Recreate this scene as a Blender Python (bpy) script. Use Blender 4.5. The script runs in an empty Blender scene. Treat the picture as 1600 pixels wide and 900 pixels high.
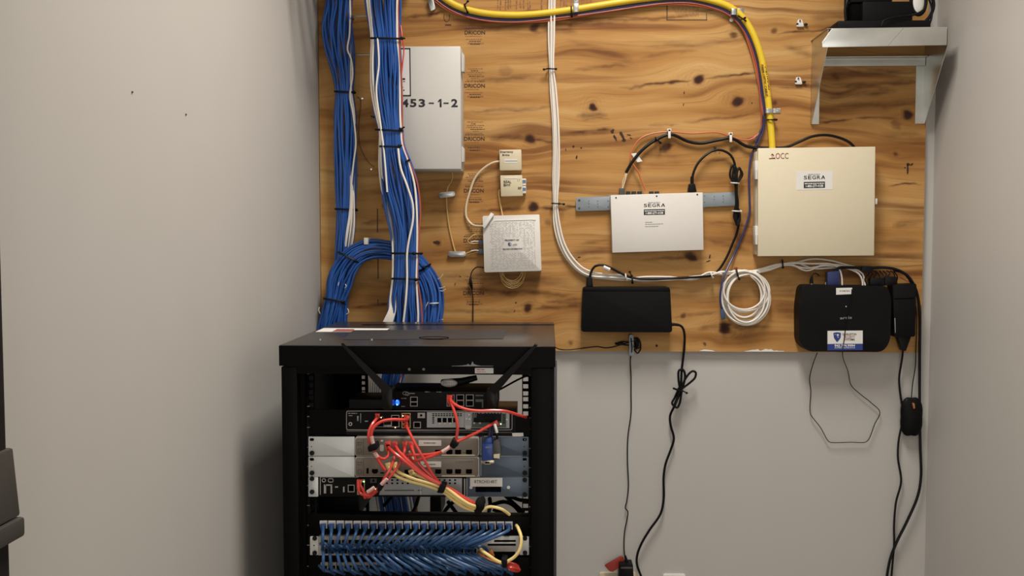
import bpy, bmesh, math, random
import numpy as np
from mathutils import Vector, Matrix

random.seed(11)
SC = bpy.context.scene
COL = SC.collection

# ------------------------------------------------------------------ camera, light, exposure
F_PX = 1500.0                       # focal length in pixels of a 1600 x 900 frame
CAM = Vector((0.0, -2.9, 1.45))
def _axes():
    yc = Vector(((857 - 800) / F_PX, (370 - 450) / F_PX, 1.0)).normalized()
    zc = Vector((0.0, -yc.z, yc.y)).normalized()
    if zc.y > 0: zc = -zc
    xc = yc.cross(zc)
    return xc, yc, zc
XC, YC, ZC = _axes()
cam_data = bpy.data.cameras.new('camera')
cam_data.sensor_width = 36.0
cam_data.lens = F_PX / 1600 * 36.0
cam_data.clip_start = 0.02
cam = bpy.data.objects.new('camera', cam_data)
COL.objects.link(cam)
r_ = Vector((XC.x, YC.x, ZC.x)); dn = Vector((XC.y, YC.y, ZC.y)); fw = Vector((XC.z, YC.z, ZC.z))
cam.matrix_world = Matrix(((r_.x, -dn.x, -fw.x, CAM.x), (r_.y, -dn.y, -fw.y, CAM.y), (r_.z, -dn.z, -fw.z, CAM.z), (0, 0, 0, 1)))
SC.camera = cam

SC.view_settings.view_transform = 'Standard'
SC.view_settings.look = 'None'
SC.view_settings.gamma = 1.0
SC.view_settings.use_curve_mapping = False
SC.view_settings.exposure = 0.0

w = bpy.data.worlds.new('world'); SC.world = w; w.use_nodes = True
w.node_tree.nodes['Background'].inputs[0].default_value = (1.0, 0.95, 0.88, 1)
w.node_tree.nodes['Background'].inputs[1].default_value = 0.05

def area(name, loc, sx, sy, power, color, rot=(0, 0, 0), spread=180):
    l = bpy.data.lights.new(name, 'AREA'); l.shape = 'RECTANGLE'; l.size = sx; l.size_y = sy
    l.energy = power; l.spread = math.radians(spread); l.color = color
    o = bpy.data.objects.new(name, l); o.location = loc; o.rotation_euler = rot
    COL.objects.link(o); return o
CEIL_Z = 3.10
area('ceiling_lamp_and_fill', (0.24, -1.05, CEIL_Z - 0.03), 0.42, 0.75, 34.0, (1.0, 0.95, 0.875), spread=130)
area('ceiling_lamp_and_fill', (0.30, -3.4, CEIL_Z - 0.03), 0.55, 1.1, 10.0, (1.0, 0.95, 0.875))  # overhead fill added to brighten the fronts, no known fitting
area('front_fill_light', (0.25, -4.66, 1.25), 0.95, 2.1, 21.5, (1.0, 0.965, 0.91), (math.pi / 2, 0, 0))   # fill light added behind the camera; no doorway is built

# ------------------------------------------------------------------ pixels to points
def P(px, py, d):
    """The point seen at pixel (px, py) that stands d metres in front of the back wall."""
    u = ((px - 800) / F_PX, (py - 450) / F_PX, 1.0)
    dirx = XC.x * u[0] + XC.y * u[1] + XC.z
    diry = YC.x * u[0] + YC.y * u[1] + YC.z
    dirz = ZC.x * u[0] + ZC.y * u[1] + ZC.z
    t = (2.9 - d) / diry
    return Vector((dirx * t, -d, CAM.z + dirz * t))
def PP(lst):
    return [P(*q) for q in lst]
def pxm(d):
    """metres per pixel at that depth"""
    return (2.9 - d) / F_PX

# ------------------------------------------------------------------ materials
def S(r, g, b):
    f = lambda c: (c / 255 / 12.92) if c / 255 <= 0.04045 else ((c / 255 + 0.055) / 1.055) ** 2.4
    return (f(r), f(g), f(b), 1.0)
MATS = {}
def mat(name, col, rough=0.5, metal=0.0, var=0.06, scale=30.0, bump=0.0, spec=0.5, emit=None, stretch=None):
    if name in MATS: return MATS[name]
    m = bpy.data.materials.new(name); m.use_nodes = True
    nt = m.node_tree; b = nt.nodes['Principled BSDF']
    b.inputs['Roughness'].default_value = rough; b.inputs['Metallic'].default_value = metal
    b.inputs['Specular IOR Level'].default_value = spec
    tc = nt.nodes.new('ShaderNodeTexCoord'); n = nt.nodes.new('ShaderNodeTexNoise')
    n.inputs['Scale'].default_value = scale; n.inputs['Detail'].default_value = 4
    if stretch:
        mp = nt.nodes.new('ShaderNodeMapping'); mp.inputs['Scale'].default_value = stretch
        nt.links.new(tc.outputs['Object'], mp.inputs[0]); nt.links.new(mp.outputs[0], n.inputs['Vector'])
    else:
        nt.links.new(tc.outputs['Object'], n.inputs['Vector'])
    mx = nt.nodes.new('ShaderNodeMix'); mx.data_type = 'RGBA'
    a = tuple(max(0, c * (1 - var)) for c in col[:3]) + (1,); c2 = tuple(min(1, c * (1 + var)) for c in col[:3]) + (1,)
    mx.inputs[6].default_value = a; mx.inputs[7].default_value = c2
    nt.links.new(n.outputs['Fac'], mx.inputs[0]); nt.links.new(mx.outputs[2], b.inputs['Base Color'])
    if bump:
        bp = nt.nodes.new('ShaderNodeBump'); bp.inputs['Strength'].default_value = bump; bp.inputs['Distance'].default_value = 0.002
        nt.links.new(n.outputs['Fac'], bp.inputs['Height']); nt.links.new(bp.outputs[0], b.inputs['Normal'])
    if emit:
        b.inputs['Emission Color'].default_value = emit[0]; b.inputs['Emission Strength'].default_value = emit[1]
    MATS[name] = m
    return m

PAINT = mat('wall_paint', (0.474, 0.454, 0.426, 1), 0.55, var=0.025, scale=7, bump=0.02)
CEILM = mat('ceiling_tile', (0.75, 0.73, 0.69, 1), 0.8, var=0.05, scale=60)
FLOORM = mat('vinyl_floor', (0.30, 0.27, 0.24, 1), 0.4, var=0.15, scale=20)
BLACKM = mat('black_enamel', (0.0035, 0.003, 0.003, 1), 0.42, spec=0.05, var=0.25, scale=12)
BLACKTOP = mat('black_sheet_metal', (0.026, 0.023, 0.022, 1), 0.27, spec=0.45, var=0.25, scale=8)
BLACKP = mat('black_plastic', (0.0055, 0.0055, 0.006, 1), 0.5, spec=0.10, var=0.2, scale=50)
BLACKD = mat('black_void', (0.004, 0.004, 0.004, 1), 0.8, spec=0, var=0.2, scale=50)
RUBBER = mat('black_rubber', (0.0055, 0.005, 0.0055, 1), 0.42, spec=0.16, var=0.2, scale=80)
VELCRO = mat('black_velcro', (0.009, 0.009, 0.009, 1), 0.95, var=0.4, scale=400, bump=0.3, spec=0.1)
BLUEC = mat('blue_jacket', (0.016, 0.085, 0.33, 1), 0.36, var=0.18, scale=14)
BLUEC2 = mat('deep_blue_jacket', (0.011, 0.060, 0.25, 1), 0.36, var=0.18, scale=14)
BLUEP = mat('blue_patch_jacket', (0.026, 0.080, 0.20, 1), 0.36, var=0.15, scale=14)
BLUEPLUG = mat('blue_plug', (0.022, 0.055, 0.19, 1), 0.4, var=0.15, scale=40)
WHITEC = mat('white_jacket', (0.76, 0.71, 0.64, 1), 0.4, var=0.06, scale=14)
REDC = mat('red_jacket', (0.60, 0.050, 0.036, 1), 0.32, var=0.1, scale=20)
REDTH = mat('thin_red_jacket', (0.36, 0.07, 0.035, 1), 0.45, var=0.1, scale=20)
ORANGEC = mat('orange_jacket', (0.50, 0.13, 0.045, 1), 0.42, var=0.1, scale=20)
YELLOWC = mat('yellow_patch_jacket', (0.84, 0.64, 0.25, 1), 0.38, var=0.08, scale=20)
YELFIB = mat('yellow_fibre_jacket', (0.72, 0.50, 0.025, 1), 0.4, var=0.06, scale=20)
CREAMC = mat('cream_jacket', (0.62, 0.50, 0.34, 1), 0.42, var=0.06, scale=20)
TANC = mat('tan_jacket', (0.55, 0.36, 0.13, 1), 0.42, var=0.06, scale=20)
NAVYC = mat('navy_jacket', (0.020, 0.020, 0.055, 1), 0.4, var=0.15, scale=20)
PURPLEC = mat('indigo_jacket', (0.030, 0.032, 0.12, 1), 0.4, var=0.15, scale=20)
CABGREY = mat('grey_cabinet_paint', (0.52, 0.50, 0.47, 1), 0.42, var=0.02, scale=40, bump=0.01)
WHITEBOX = mat('white_case', (0.66, 0.63, 0.59, 1), 0.4, var=0.02, scale=40)
CREAMBOX = mat('cream_enamel', (0.66, 0.585, 0.43, 1), 0.42, var=0.02, scale=40)
TANBOX = mat('tan_plastic', (0.58, 0.50, 0.345, 1), 0.45, var=0.03, scale=60)
LABELW = mat('white_label_paper', (0.70, 0.68, 0.65, 1), 0.6, var=0.02, scale=60)
WHITEP = mat('white_plastic', (0.72, 0.69, 0.64, 1), 0.45, var=0.03, scale=60)
INK = mat('black_ink', (0.010, 0.010, 0.012, 1), 0.7, var=0.1, scale=60)
GREYINK = mat('grey_ink', (0.25, 0.24, 0.23, 1), 0.7, var=0.1, scale=60)
WHITEINK = mat('white_ink', (0.72, 0.70, 0.68, 1), 0.6, var=0.02, scale=60)
STAMPINK = mat('stamp_ink', (0.045, 0.017, 0.007, 1), 0.7, var=0.5, scale=300)
FAINTINK = mat('faded_stamp_ink', (0.22, 0.10, 0.038, 1), 0.7, var=0.4, scale=300)
BARK = mat('bark_mark', (0.035, 0.015, 0.008, 1), 0.85, var=0.5, scale=200)
REDINK = mat('red_ink', (0.35, 0.06, 0.04, 1), 0.6, var=0.1, scale=60)
RUST = mat('rust_red_ink', (0.24, 0.05, 0.025, 1), 0.6, var=0.1, scale=60)
BLUEINK = mat('blue_ink', (0.015, 0.035, 0.20, 1), 0.55, var=0.1, scale=60)
SKYINK = mat('pale_blue_ink', (0.10, 0.16, 0.28, 1), 0.55, var=0.1, scale=60)
PINKPAPER = mat('red_printed_paper', (0.28, 0.07, 0.05, 1), 0.6, var=0.15, scale=60)
GALV = mat('galvanized_steel', (0.62, 0.63, 0.60, 1), 0.34, metal=1.0, var=0.14, scale=22)
ZINC = mat('zinc_plate', (0.50, 0.51, 0.50, 1), 0.35, metal=1.0, var=0.1, scale=80)
EARGREY = mat('ear_grey_paint', (0.25, 0.285, 0.31, 1), 0.45, metal=0.25, var=0.05, scale=40)
EARSILV = mat('silver_ear_paint', (0.62, 0.64, 0.63, 1), 0.42, metal=0.15, var=0.04, scale=40)
FILMBLUE = mat('blue_grey_metal', (0.075, 0.105, 0.145, 1), 0.42, metal=0.25, var=0.2, scale=14)
SWITCHG = mat('taupe_switch_plastic', (0.15, 0.125, 0.098, 1), 0.5, var=0.06, scale=40)
SWITCHL = mat('light_bezel_plastic', (0.46, 0.43, 0.37, 1), 0.45, var=0.05, scale=40)
SWITCHC = mat('cream_strip_plastic', (0.55, 0.48, 0.33, 1), 0.45, var=0.05, scale=40)
SILVER = mat('silver_paint', (0.42, 0.41, 0.39, 1), 0.4, metal=0.3, var=0.05, scale=40)
PORTGREY = mat('port_rim_grey', (0.33, 0.32, 0.30, 1), 0.45, var=0.05, scale=40)
MODGREY = mat('module_grey', (0.30, 0.31, 0.31, 1), 0.45, metal=0.3, var=0.12, scale=60)
BOARDGR = mat('circuit_green', (0.06, 0.085, 0.06, 1), 0.5, var=0.4, scale=200)
BROWNBOX = mat('brown_black_plastic', (0.035, 0.022, 0.014, 1), 0.4, var=0.15, scale=30)
PORTW = mat('white_port_plastic', (0.62, 0.60, 0.58, 1), 0.45, var=0.05, scale=40)
GUNM = mat('gunmetal_plastic', (0.055, 0.050, 0.045, 1), 0.45, var=0.15, scale=60)
GOLD = mat('tin_connector_metal', (0.55, 0.47, 0.33, 1), 0.35, metal=0.9, var=0.1, scale=80)
TAGRED = mat('red_tag_plastic', (0.26, 0.020, 0.012, 1), 0.45, var=0.08, scale=30)
SHELFP = mat('charcoal_resin', (0.045, 0.040, 0.035, 1), 0.55, var=0.15, scale=60)
SHELFB = mat('black_resin', (0.012, 0.010, 0.009, 1), 0.5, spec=0.2, var=0.15, scale=60)
LEDBLUE = mat('blue_led', (0.05, 0.2, 0.9, 1), 0.3, emit=((0.01, 0.08, 1.0, 1), 2.5))
LEDCYAN = mat('cyan_led', (0.3, 0.7, 0.9, 1), 0.3, emit=((0.08, 0.35, 1.0, 1), 2.5))
LEDGREEN = mat('green_led', (0.2, 0.8, 0.2, 1), 0.3, emit=((0.35, 1.0, 0.3, 1), 3.0))
LEDAMBER = mat('amber_led', (0.9, 0.8, 0.4, 1), 0.3, emit=((1.0, 0.85, 0.4, 1), 2.5))
BRASSL = mat('amber_slot', (0.42, 0.16, 0.05, 1), 0.4, var=0.1)

# ------------------------------------------------------------------ mesh building
class MB:
    def __init__(s): s.v = []; s.f = []; s.m = []
    def add(s, vs, fs, mi=0):
        o = len(s.v); s.v += [tuple(x) for x in vs]; s.f += [tuple(i + o for i in f) for f in fs]; s.m += [mi] * len(fs); return s
    def build(s, name, mats, parent=None, angle=38):
        me = bpy.data.meshes.new(name); me.from_pydata(s.v, [], s.f)
        for m_ in (mats if isinstance(mats, (list, tuple)) else [mats]): me.materials.append(m_)
        me.polygons.foreach_set('material_index', s.m)
        me.polygons.foreach_set('use_smooth', [True] * len(s.f))
        me.update()
        if angle: me.set_sharp_from_angle(angle=math.radians(angle))
        o = bpy.data.objects.new(name, me); COL.objects.link(o)
        if parent is not None: adopt(o, parent)
        return o
    def box(s, x0, x1, y0, y1, z0, z1, bev=0.0, seg=2, mi=0):
        x0, x1 = sorted((x0, x1)); y0, y1 = sorted((y0, y1)); z0, z1 = sorted((z0, z1))
        return s.prism([(x0, z0), (x1, z0), (x1, z1), (x0, z1)], y0, y1, bev, seg, mi)
    def prism(s, poly, y0, y1, bev=0.0, seg=2, mi=0):
        """polygon in the x-z plane, carried from y0 (front) to y1 (back)"""
        y0, y1 = sorted((y0, y1))
        ar = sum(poly[i][0] * poly[(i + 1) % len(poly)][1] - poly[(i + 1) % len(poly)][0] * poly[i][1] for i in range(len(poly)))
        if ar < 0: poly = poly[::-1]
        n = len(poly)
        vs = [(x, y0, z) for x, z in poly] + [(x, y1, z) for x, z in poly]
        fs = [tuple(range(n)), tuple(range(2 * n - 1, n - 1, -1))] + [(i, i + n, (i + 1) % n + n, (i + 1) % n) for i in range(n)]
        if bev > 0:
            bm = bmesh.new(); bv = [bm.verts.new(v) for v in vs]
            for f in fs: bm.faces.new([bv[i] for i in f])
            bmesh.ops.bevel(bm, geom=list(bm.edges), offset=bev, segments=seg, profile=0.5, affect='EDGES', clamp_overlap=True)
            bm.verts.index_update()
            vs = [v.co[:] for v in bm.verts]; fs = [[v.index for v in f.verts] for f in bm.faces]; bm.free()
        return s.add(vs, fs, mi)
    def cyl(s, a, b, r1, r2=None, n=16, mi=0):
        a = Vector(a); b = Vector(b); r2 = r1 if r2 is None else r2
        t = (b - a).normalized(); u = t.orthogonal().normalized(); v = t.cross(u)
        vs = []
        for c, r in ((a, r1), (b, r2)):
            for i in range(n):
                q = 2 * math.pi * i / n; vs.append(c + u * (r * math.cos(q)) + v * (r * math.sin(q)))
        fs = [(i, (i + 1) % n, (i + 1) % n + n, i + n) for i in range(n)] + [tuple(range(n - 1, -1, -1)), tuple(range(n, 2 * n))]
        return s.add(vs, fs, mi)
    def ball(s, c, rx, ry, rz, nu=16, nv=10, mi=0):
        vs = []; fs = []
        for j in range(nv + 1):
            th = math.pi * j / nv
            for i in range(nu):
                ph = 2 * math.pi * i / nu
                vs.append((c[0] + rx * math.sin(th) * math.cos(ph), c[1] + ry * math.sin(th) * math.sin(ph), c[2] + rz * math.cos(th)))
        for j in range(nv):
            for i in range(nu): fs.append((j * nu + i, (j + 1) * nu + i, (j + 1) * nu + (i + 1) % nu, j * nu + (i + 1) % nu))
        return s.add(vs, fs, mi)
    def tube(s, pts, r, n=8, mi=0, step=0.012, closed=False, flat=1.0):
        q = smooth(pts, step, closed); m = len(q)
        if m < 2: return s
        q = np.array([tuple(x) for x in q])
        if closed: t = np.roll(q, -1, 0) - np.roll(q, 1, 0)
        else: t = np.gradient(q, axis=0)
        t /= np.maximum(np.linalg.norm(t, axis=1, keepdims=True), 1e-9)
        up = np.array((0, 1.0, 0)) if abs(t[0][1]) < 0.9 else np.array((1.0, 0, 0))
        u = up - t[0] * up.dot(t[0]); u /= np.linalg.norm(u); vs = []
        for i in range(m):
            u = u - t[i] * u.dot(t[i]); u /= max(np.linalg.norm(u), 1e-9); b = np.cross(t[i], u)
            rr = r(i / max(1, m - 1)) if callable(r) else r
            for k in range(n):
                a = 2 * math.pi * k / n
                vs.append(tuple(q[i] + u * (rr * flat * math.cos(a)) + b * (rr * math.sin(a))))
        fs = []
        for i in range(m if closed else m - 1):
            j = (i + 1) % m
            for k in range(n): fs.append((i * n + k, i * n + (k + 1) % n, j * n + (k + 1) % n, j * n + k))
        if not closed: fs += [tuple(range(n - 1, -1, -1)), tuple(range((m - 1) * n, m * n))]
        return s.add(vs, fs, mi)

def smooth(pts, step=0.012, closed=False):
    pts = [Vector(p) for p in pts]
    if len(pts) == 2 and not closed: return pts
    n = len(pts); out = []
    for i in range(n if closed else n - 1):
        if closed: p0, p1, p2, p3 = pts[i - 1], pts[i], pts[(i + 1) % n], pts[(i + 2) % n]
        else:
            p1, p2 = pts[i], pts[i + 1]
            p0 = pts[i - 1] if i else p1 * 2 - p2
            p3 = pts[i + 2] if i + 2 < n else p2 * 2 - p1
        d1 = max((p1 - p0).length, 1e-6) ** 0.5; d2 = max((p2 - p1).length, 1e-6) ** 0.5; d3 = max((p3 - p2).length, 1e-6) ** 0.5
        m1 = (p1 - p0) / d1 - (p2 - p0) / (d1 + d2) + (p2 - p1) / d2
        m2 = (p2 - p1) / d2 - (p3 - p1) / (d2 + d3) + (p3 - p2) / d3
        m1 *= d2; m2 *= d2
        k = max(2, int((p2 - p1).length / step) + 1)
        for j in range(k):
            t = j / k; t2 = t * t; t3 = t2 * t
            out.append(p1 * (2 * t3 - 3 * t2 + 1) + m1 * (t3 - 2 * t2 + t) + p2 * (-2 * t3 + 3 * t2) + m2 * (t3 - t2))
    if not closed: out.append(pts[-1])
    return out

def adopt(o, parent):
    """make o a child that stays where it stands"""
    bpy.context.view_layer.update()
    o.parent = parent
    o.matrix_parent_inverse = WORLD[parent.name].inverted() if parent.name in WORLD else Matrix.Identity(4)
WORLD = {}
def adopt(o, parent):
    o.parent = parent
    if parent.name in WORLD: o.matrix_parent_inverse = WORLD[parent.name].inverted()
def tag(o, label, cat, group=None, kind=None):
    o['label'] = label; o['category'] = cat
    if group: o['group'] = group
    if kind: o['kind'] = kind
    return o
def thing(name, label, cat, base, group=None):
    o = bpy.data.objects.new(name, None); o.empty_display_size = 0.05; COL.objects.link(o)
    o.location = base; WORLD[o.name] = Matrix.Translation(Vector(base))
    return tag(o, label, cat, group)
def solo(mb, name, mats, label, cat, group=None, kind=None):
    return tag(mb.build(name, mats), label, cat, group, kind)
def struct(mb, name, mats):
    o = mb.build(name, mats); o['kind'] = 'structure'; return o
def cable(name, label, pts, r, m, group=None, cat='cable', n=8, step=0.012):
    return solo(MB().tube(pts, r, n, step=step), name, m, label, cat, group)

def quad(c4, d):
    q = [P(x, y, d) for x, y in c4]; return [(v.x, v.z) for v in q]
def rect(x0, y0, x1, y1): return [(x0, y0), (x1, y0), (x1, y1), (x0, y1)]
def qbox(c4, df, db, bev=0.0, seg=2, mi=0, mb=None):
    """a box whose front face fills the four pixels at depth df and that runs straight back to depth db"""
    return (mb or MB()).prism(quad(c4, df), -df, -db, bev, seg, mi)
def flat(c4, d, name, m, parent, th=0.0005):
    return qbox(c4, d + th, d).build(name, m, parent)
def roundpoly(c, rpx, seg=5):
    """round the corners of a pixel polygon"""
    out = []; n = len(c)
    for i in range(n):
        p = Vector(c[i]); a = Vector(c[i - 1]) - p; b = Vector(c[(i + 1) % n]) - p
        r = min(rpx, a.length * 0.45, b.length * 0.45); s0 = p + a.normalized() * r; s1 = p + b.normalized() * r
        for k in range(seg + 1):
            t = k / seg; out.append(tuple(s0 * (1 - t) ** 2 + p * 2 * t * (1 - t) + s1 * t * t))
    return out

def text_geo(s, bold=0.0):
    cu = bpy.data.curves.new('lettering', 'FONT'); cu.body = s; cu.size = 1.0; cu.offset = bold; cu.resolution_u = 3
    o = bpy.data.objects.new('lettering', cu); COL.objects.link(o)
    dg = bpy.context.evaluated_depsgraph_get(); me = bpy.data.meshes.new_from_object(o.evaluated_get(dg))
    vs = [v.co[:] for v in me.vertices]; fs = [tuple(p.vertices) for p in me.polygons]
    COL.objects.unlink(o); bpy.data.objects.remove(o); bpy.data.meshes.remove(me); bpy.data.curves.remove(cu)
    return vs, fs
def text_into(mb, s, c4, d, bold=0.0, mi=0):
    vs, fs = text_geo(s, bold)
    if not vs: return mb
    x0 = min(v[0] for v in vs); x1 = max(v[0] for v in vs); y0 = min(v[1] for v in vs); y1 = max(v[1] for v in vs)
    tl, tr, br, bl = [P(x, y, d) for x, y in c4]; out = []
    for v in vs:
        a = (v[0] - x0) / (x1 - x0); b = (v[1] - y0) / max(1e-6, (y1 - y0))
        out.append((bl * (1 - a) + br * a) * (1 - b) + (tl * (1 - a) + tr * a) * b)
    return mb.add(out, fs, mi)
def text(s, c4, d, m, parent, name='lettering', bold=0.0):
    return text_into(MB(), s, c4, d, bold).build(name, m, parent, angle=None)
def dashes(mb, x0, y0, x1, h, d, seed, mi=0, wmin=2.0, wmax=7.0, gap=1.0, slope=0.0):
    """a line of print too small to read: short strokes"""
    rr = random.Random(seed); x = x0
    while x < x1 - 0.5:
        ww = min(rr.uniform(wmin, wmax), x1 - x); y = y0 + (x - x0) * slope
        tl, tr, br, bl = [P(a, b, d) for a, b in rect(x, y, x + ww, y + h)]
        mb.add([tl, tr, br, bl], [(0, 3, 2, 1)], mi); x += ww + gap * rr.uniform(0.7, 1.5)
    return mb
def strip_with_holes(mb, x0, x1, z0, z1, y0, y1, hx0, hx1, pitch=(0.015875, 0.015875, 0.0127), hs=0.0095, mi=0):
    """a vertical steel strip pierced by a row of square holes"""
    mb.box(x0, hx0, y0, y1, z0, z1, mi=mi); mb.box(hx1, x1, y0, y1, z0, z1, mi=mi)
    z = z1 - 0.006; k = 0; last = z1
    while z - hs > z0:
        mb.box(hx0, hx1, y0, y1, z, last, mi=mi); last = z - hs; z -= pitch[k % 3]; k += 1
    mb.box(hx0, hx1, y0, y1, z0, last, mi=mi)
    return mb

# ------------------------------------------------------------------ the room
XL = (500 - 857) / F_PX * 2.9
XR = (1446 - 857) / F_PX * 2.9
YF = -4.7
struct(MB().box(XL - 0.1, XR + 0.1, 0, 0.1, 0, CEIL_Z), 'wall_back', PAINT)
struct(MB().box(XL - 0.1, XL, YF, 0, 0, CEIL_Z), 'wall_left', PAINT)
struct(MB().box(XR, XR + 0.1, YF, 0, 0, CEIL_Z), 'wall_right', PAINT)
struct(MB().box(XL - 0.1, XR + 0.1, YF - 0.1, YF, 0, CEIL_Z), 'wall_front', PAINT)
struct(MB().box(XL - 0.1, XR + 0.1, YF - 0.1, 0.1, -0.1, 0), 'floor', FLOORM)
struct(MB().box(XL - 0.1, XR + 0.1, YF - 0.1, 0.1, CEIL_Z, CEIL_Z + 0.1), 'ceiling', CEILM)

# ------------------------------------------------------------------ plywood backboard
FD = 0.018
PLY_X1 = P(1441, 450, FD).x
PLY_Z0 = P(1000, 549, FD).z
PLY_Z1 = 2.42
def vnoise(x, y, seed):
    rs = np.random.RandomState(seed); T = rs.rand(256, 256)
    xi = np.floor(x).astype(int); yi = np.floor(y).astype(int); fx = x - xi; fy = y - yi
    fx = fx * fx * (3 - 2 * fx); fy = fy * fy * (3 - 2 * fy)
    g = lambda a, b: T[(a % 256), (b % 256)]
    return (g(xi, yi) * (1 - fx) + g(xi + 1, yi) * fx) * (1 - fy) + (g(xi, yi + 1) * (1 - fx) + g(xi + 1, yi + 1) * fx) * fy - 0.5
# knots: x, y, radius, strength, and how far the grain swells round them
KNOTS = [(828, 215, 8, 1.0, 26), (829, 322, 8, 1.0, 26), (1089, 124, 8, 1.0, 22), (926, 165, 6.5, 1.0, 20), (1150, 159, 8, 0.95, 26),
         (1040, 229, 9, 0.75, 20), (1137, 512, 10, 1.0, 30), (825, 481, 7, 0.9, 24), (836, 42, 8, 0.75, 28), (1143, 55, 6, 0.55, 34),
         (1412, 180, 8, 0.8, 24), (1068, 493, 5, 0.55, 16), (1208, 50, 5, 0.5, 20), (683, 379, 5, 0.5, 16), (1080, 400, 8, 0.8, 22),
         (890, 537, 4, 0.35, 18), (540, 150, 6, 0.5, 26), (596, 320, 4, 0.6, 14), (1300, 120, 6, 0.35, 30), (858, 345, 6, 0.3, 12),
         (1148, 232, 7, 0.45, 14), (1178, 337, 5, 0.3, 16), (1396, 240, 4, 0.5, 10), (1103, 538, 3, 0.6, 8), (1210, 160, 4, 0.55, 6)]
# darker streaks of late wood, shelf shade painted into those below it: x0, y0, x1, y1, width, strength
STREAKS = [(620, 24, 700, 16, 3, .7), (700, 40, 836, 42, 6, .5), (836, 42, 905, 50, 5, .5), (870, 38, 1010, 31, 3, .6), (955, 32, 1110, 24, 2.5, .55),
           (1000, 75, 1180, 62, 5, .35), (880, 60, 1000, 100, 6, .3), (890, 108, 1000, 100, 3, .45), (745, 126, 835, 118, 5, .5), (780, 112, 800, 108, 9, .35),
           (960, 137, 1087, 125, 2.2, .9), (1090, 124, 1192, 113, 2.6, .9), (720, 174, 870, 164, 3, .55), (900, 180, 950, 178, 6, .55), (905, 186, 952, 184, 2, .5),
           (1000, 90, 1090, 77, 3, .4), (760, 215, 828, 214, 4, .85), (828, 216, 875, 222, 3.5, .6), (870, 208, 962, 202, 4, .75), (1010, 197, 1060, 193, 2.5, .55),
           (1060, 190, 1190, 178, 2.5, .5), (730, 330, 829, 321, 4, .6), (829, 324, 905, 321, 4, .75), (870, 320, 905, 321, 2, .8), (1075, 252, 1150, 246, 2.2, .5),
           (1000, 240, 1075, 250, 12, .22), (1060, 245, 1035, 235, 9, .3), (1140, 335, 1180, 340, 9, .4), (640, 395, 760, 390, 10, .3), (660, 430, 900, 440, 12, .5),
           (700, 452, 905, 462, 5, .6), (830, 481, 910, 478, 4.5, .75), (850, 470, 910, 468, 3, .5), (690, 490, 825, 484, 3, .5), (640, 482, 760, 492, 3, .5),
           (860, 445, 1010, 455, 4, .35), (1050, 495, 1130, 487, 3, .5), (1090, 515, 1137, 511, 4, .5), (1137, 511, 1210, 508, 3.5, .5), (860, 470, 915, 475, 4, .5),
           (1210, 480, 1250, 485, 9, .4), (1200, 440, 1250, 450, 10, .35), (1230, 425, 1440, 425, 12, .5), (1383, 290, 1442, 286, 1.5, .85), (1390, 350, 1442, 345, 6, .45),
           (1370, 210, 1440, 215, 7, .35), (1375, 380, 1442, 378, 9, .35), (1370, 400, 1442, 402, 4, .45), (1210, 56, 1320, 46, 2.2, .75), (1210, 136, 1275, 133, 3, .5),
           (1215, 70, 1275, 90, 6, .35), (1260, 35, 1320, 28, 12, .35), (1280, 118, 1440, 112, 5, .55), (1280, 135, 1440, 130, 4, .6), (1270, 152, 1400, 143, 5, .6),
           (1270, 170, 1440, 160, 6, .5), (1275, 190, 1330, 185, 2, .9), (1330, 185, 1400, 186, 2, .6), (1385, 192, 1405, 198, 7, .5), (500, 60, 620, 52, 8, .3),
           (505, 225, 600, 215, 8, .35), (550, 300, 690, 292, 5, .35), (560, 345, 600, 340, 3, .5), (650, 330, 740, 325, 4, .35), (540, 482, 610, 476, 2.5, .7),
           (560, 430, 620, 445, 6, .35), (880, 400, 960, 385, 6, .3), (1100, 370, 1180, 395, 5, .35), (1100, 345, 1180, 352, 2, .4), (900, 405, 950, 400, 2, .3),
           (640, 20, 560, 30, 3, .6), (900, 380, 960, 372, 3, .35), (1000, 405, 1120, 400, 3, .5), (1090, 470, 1180, 462, 6, .3)]
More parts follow.
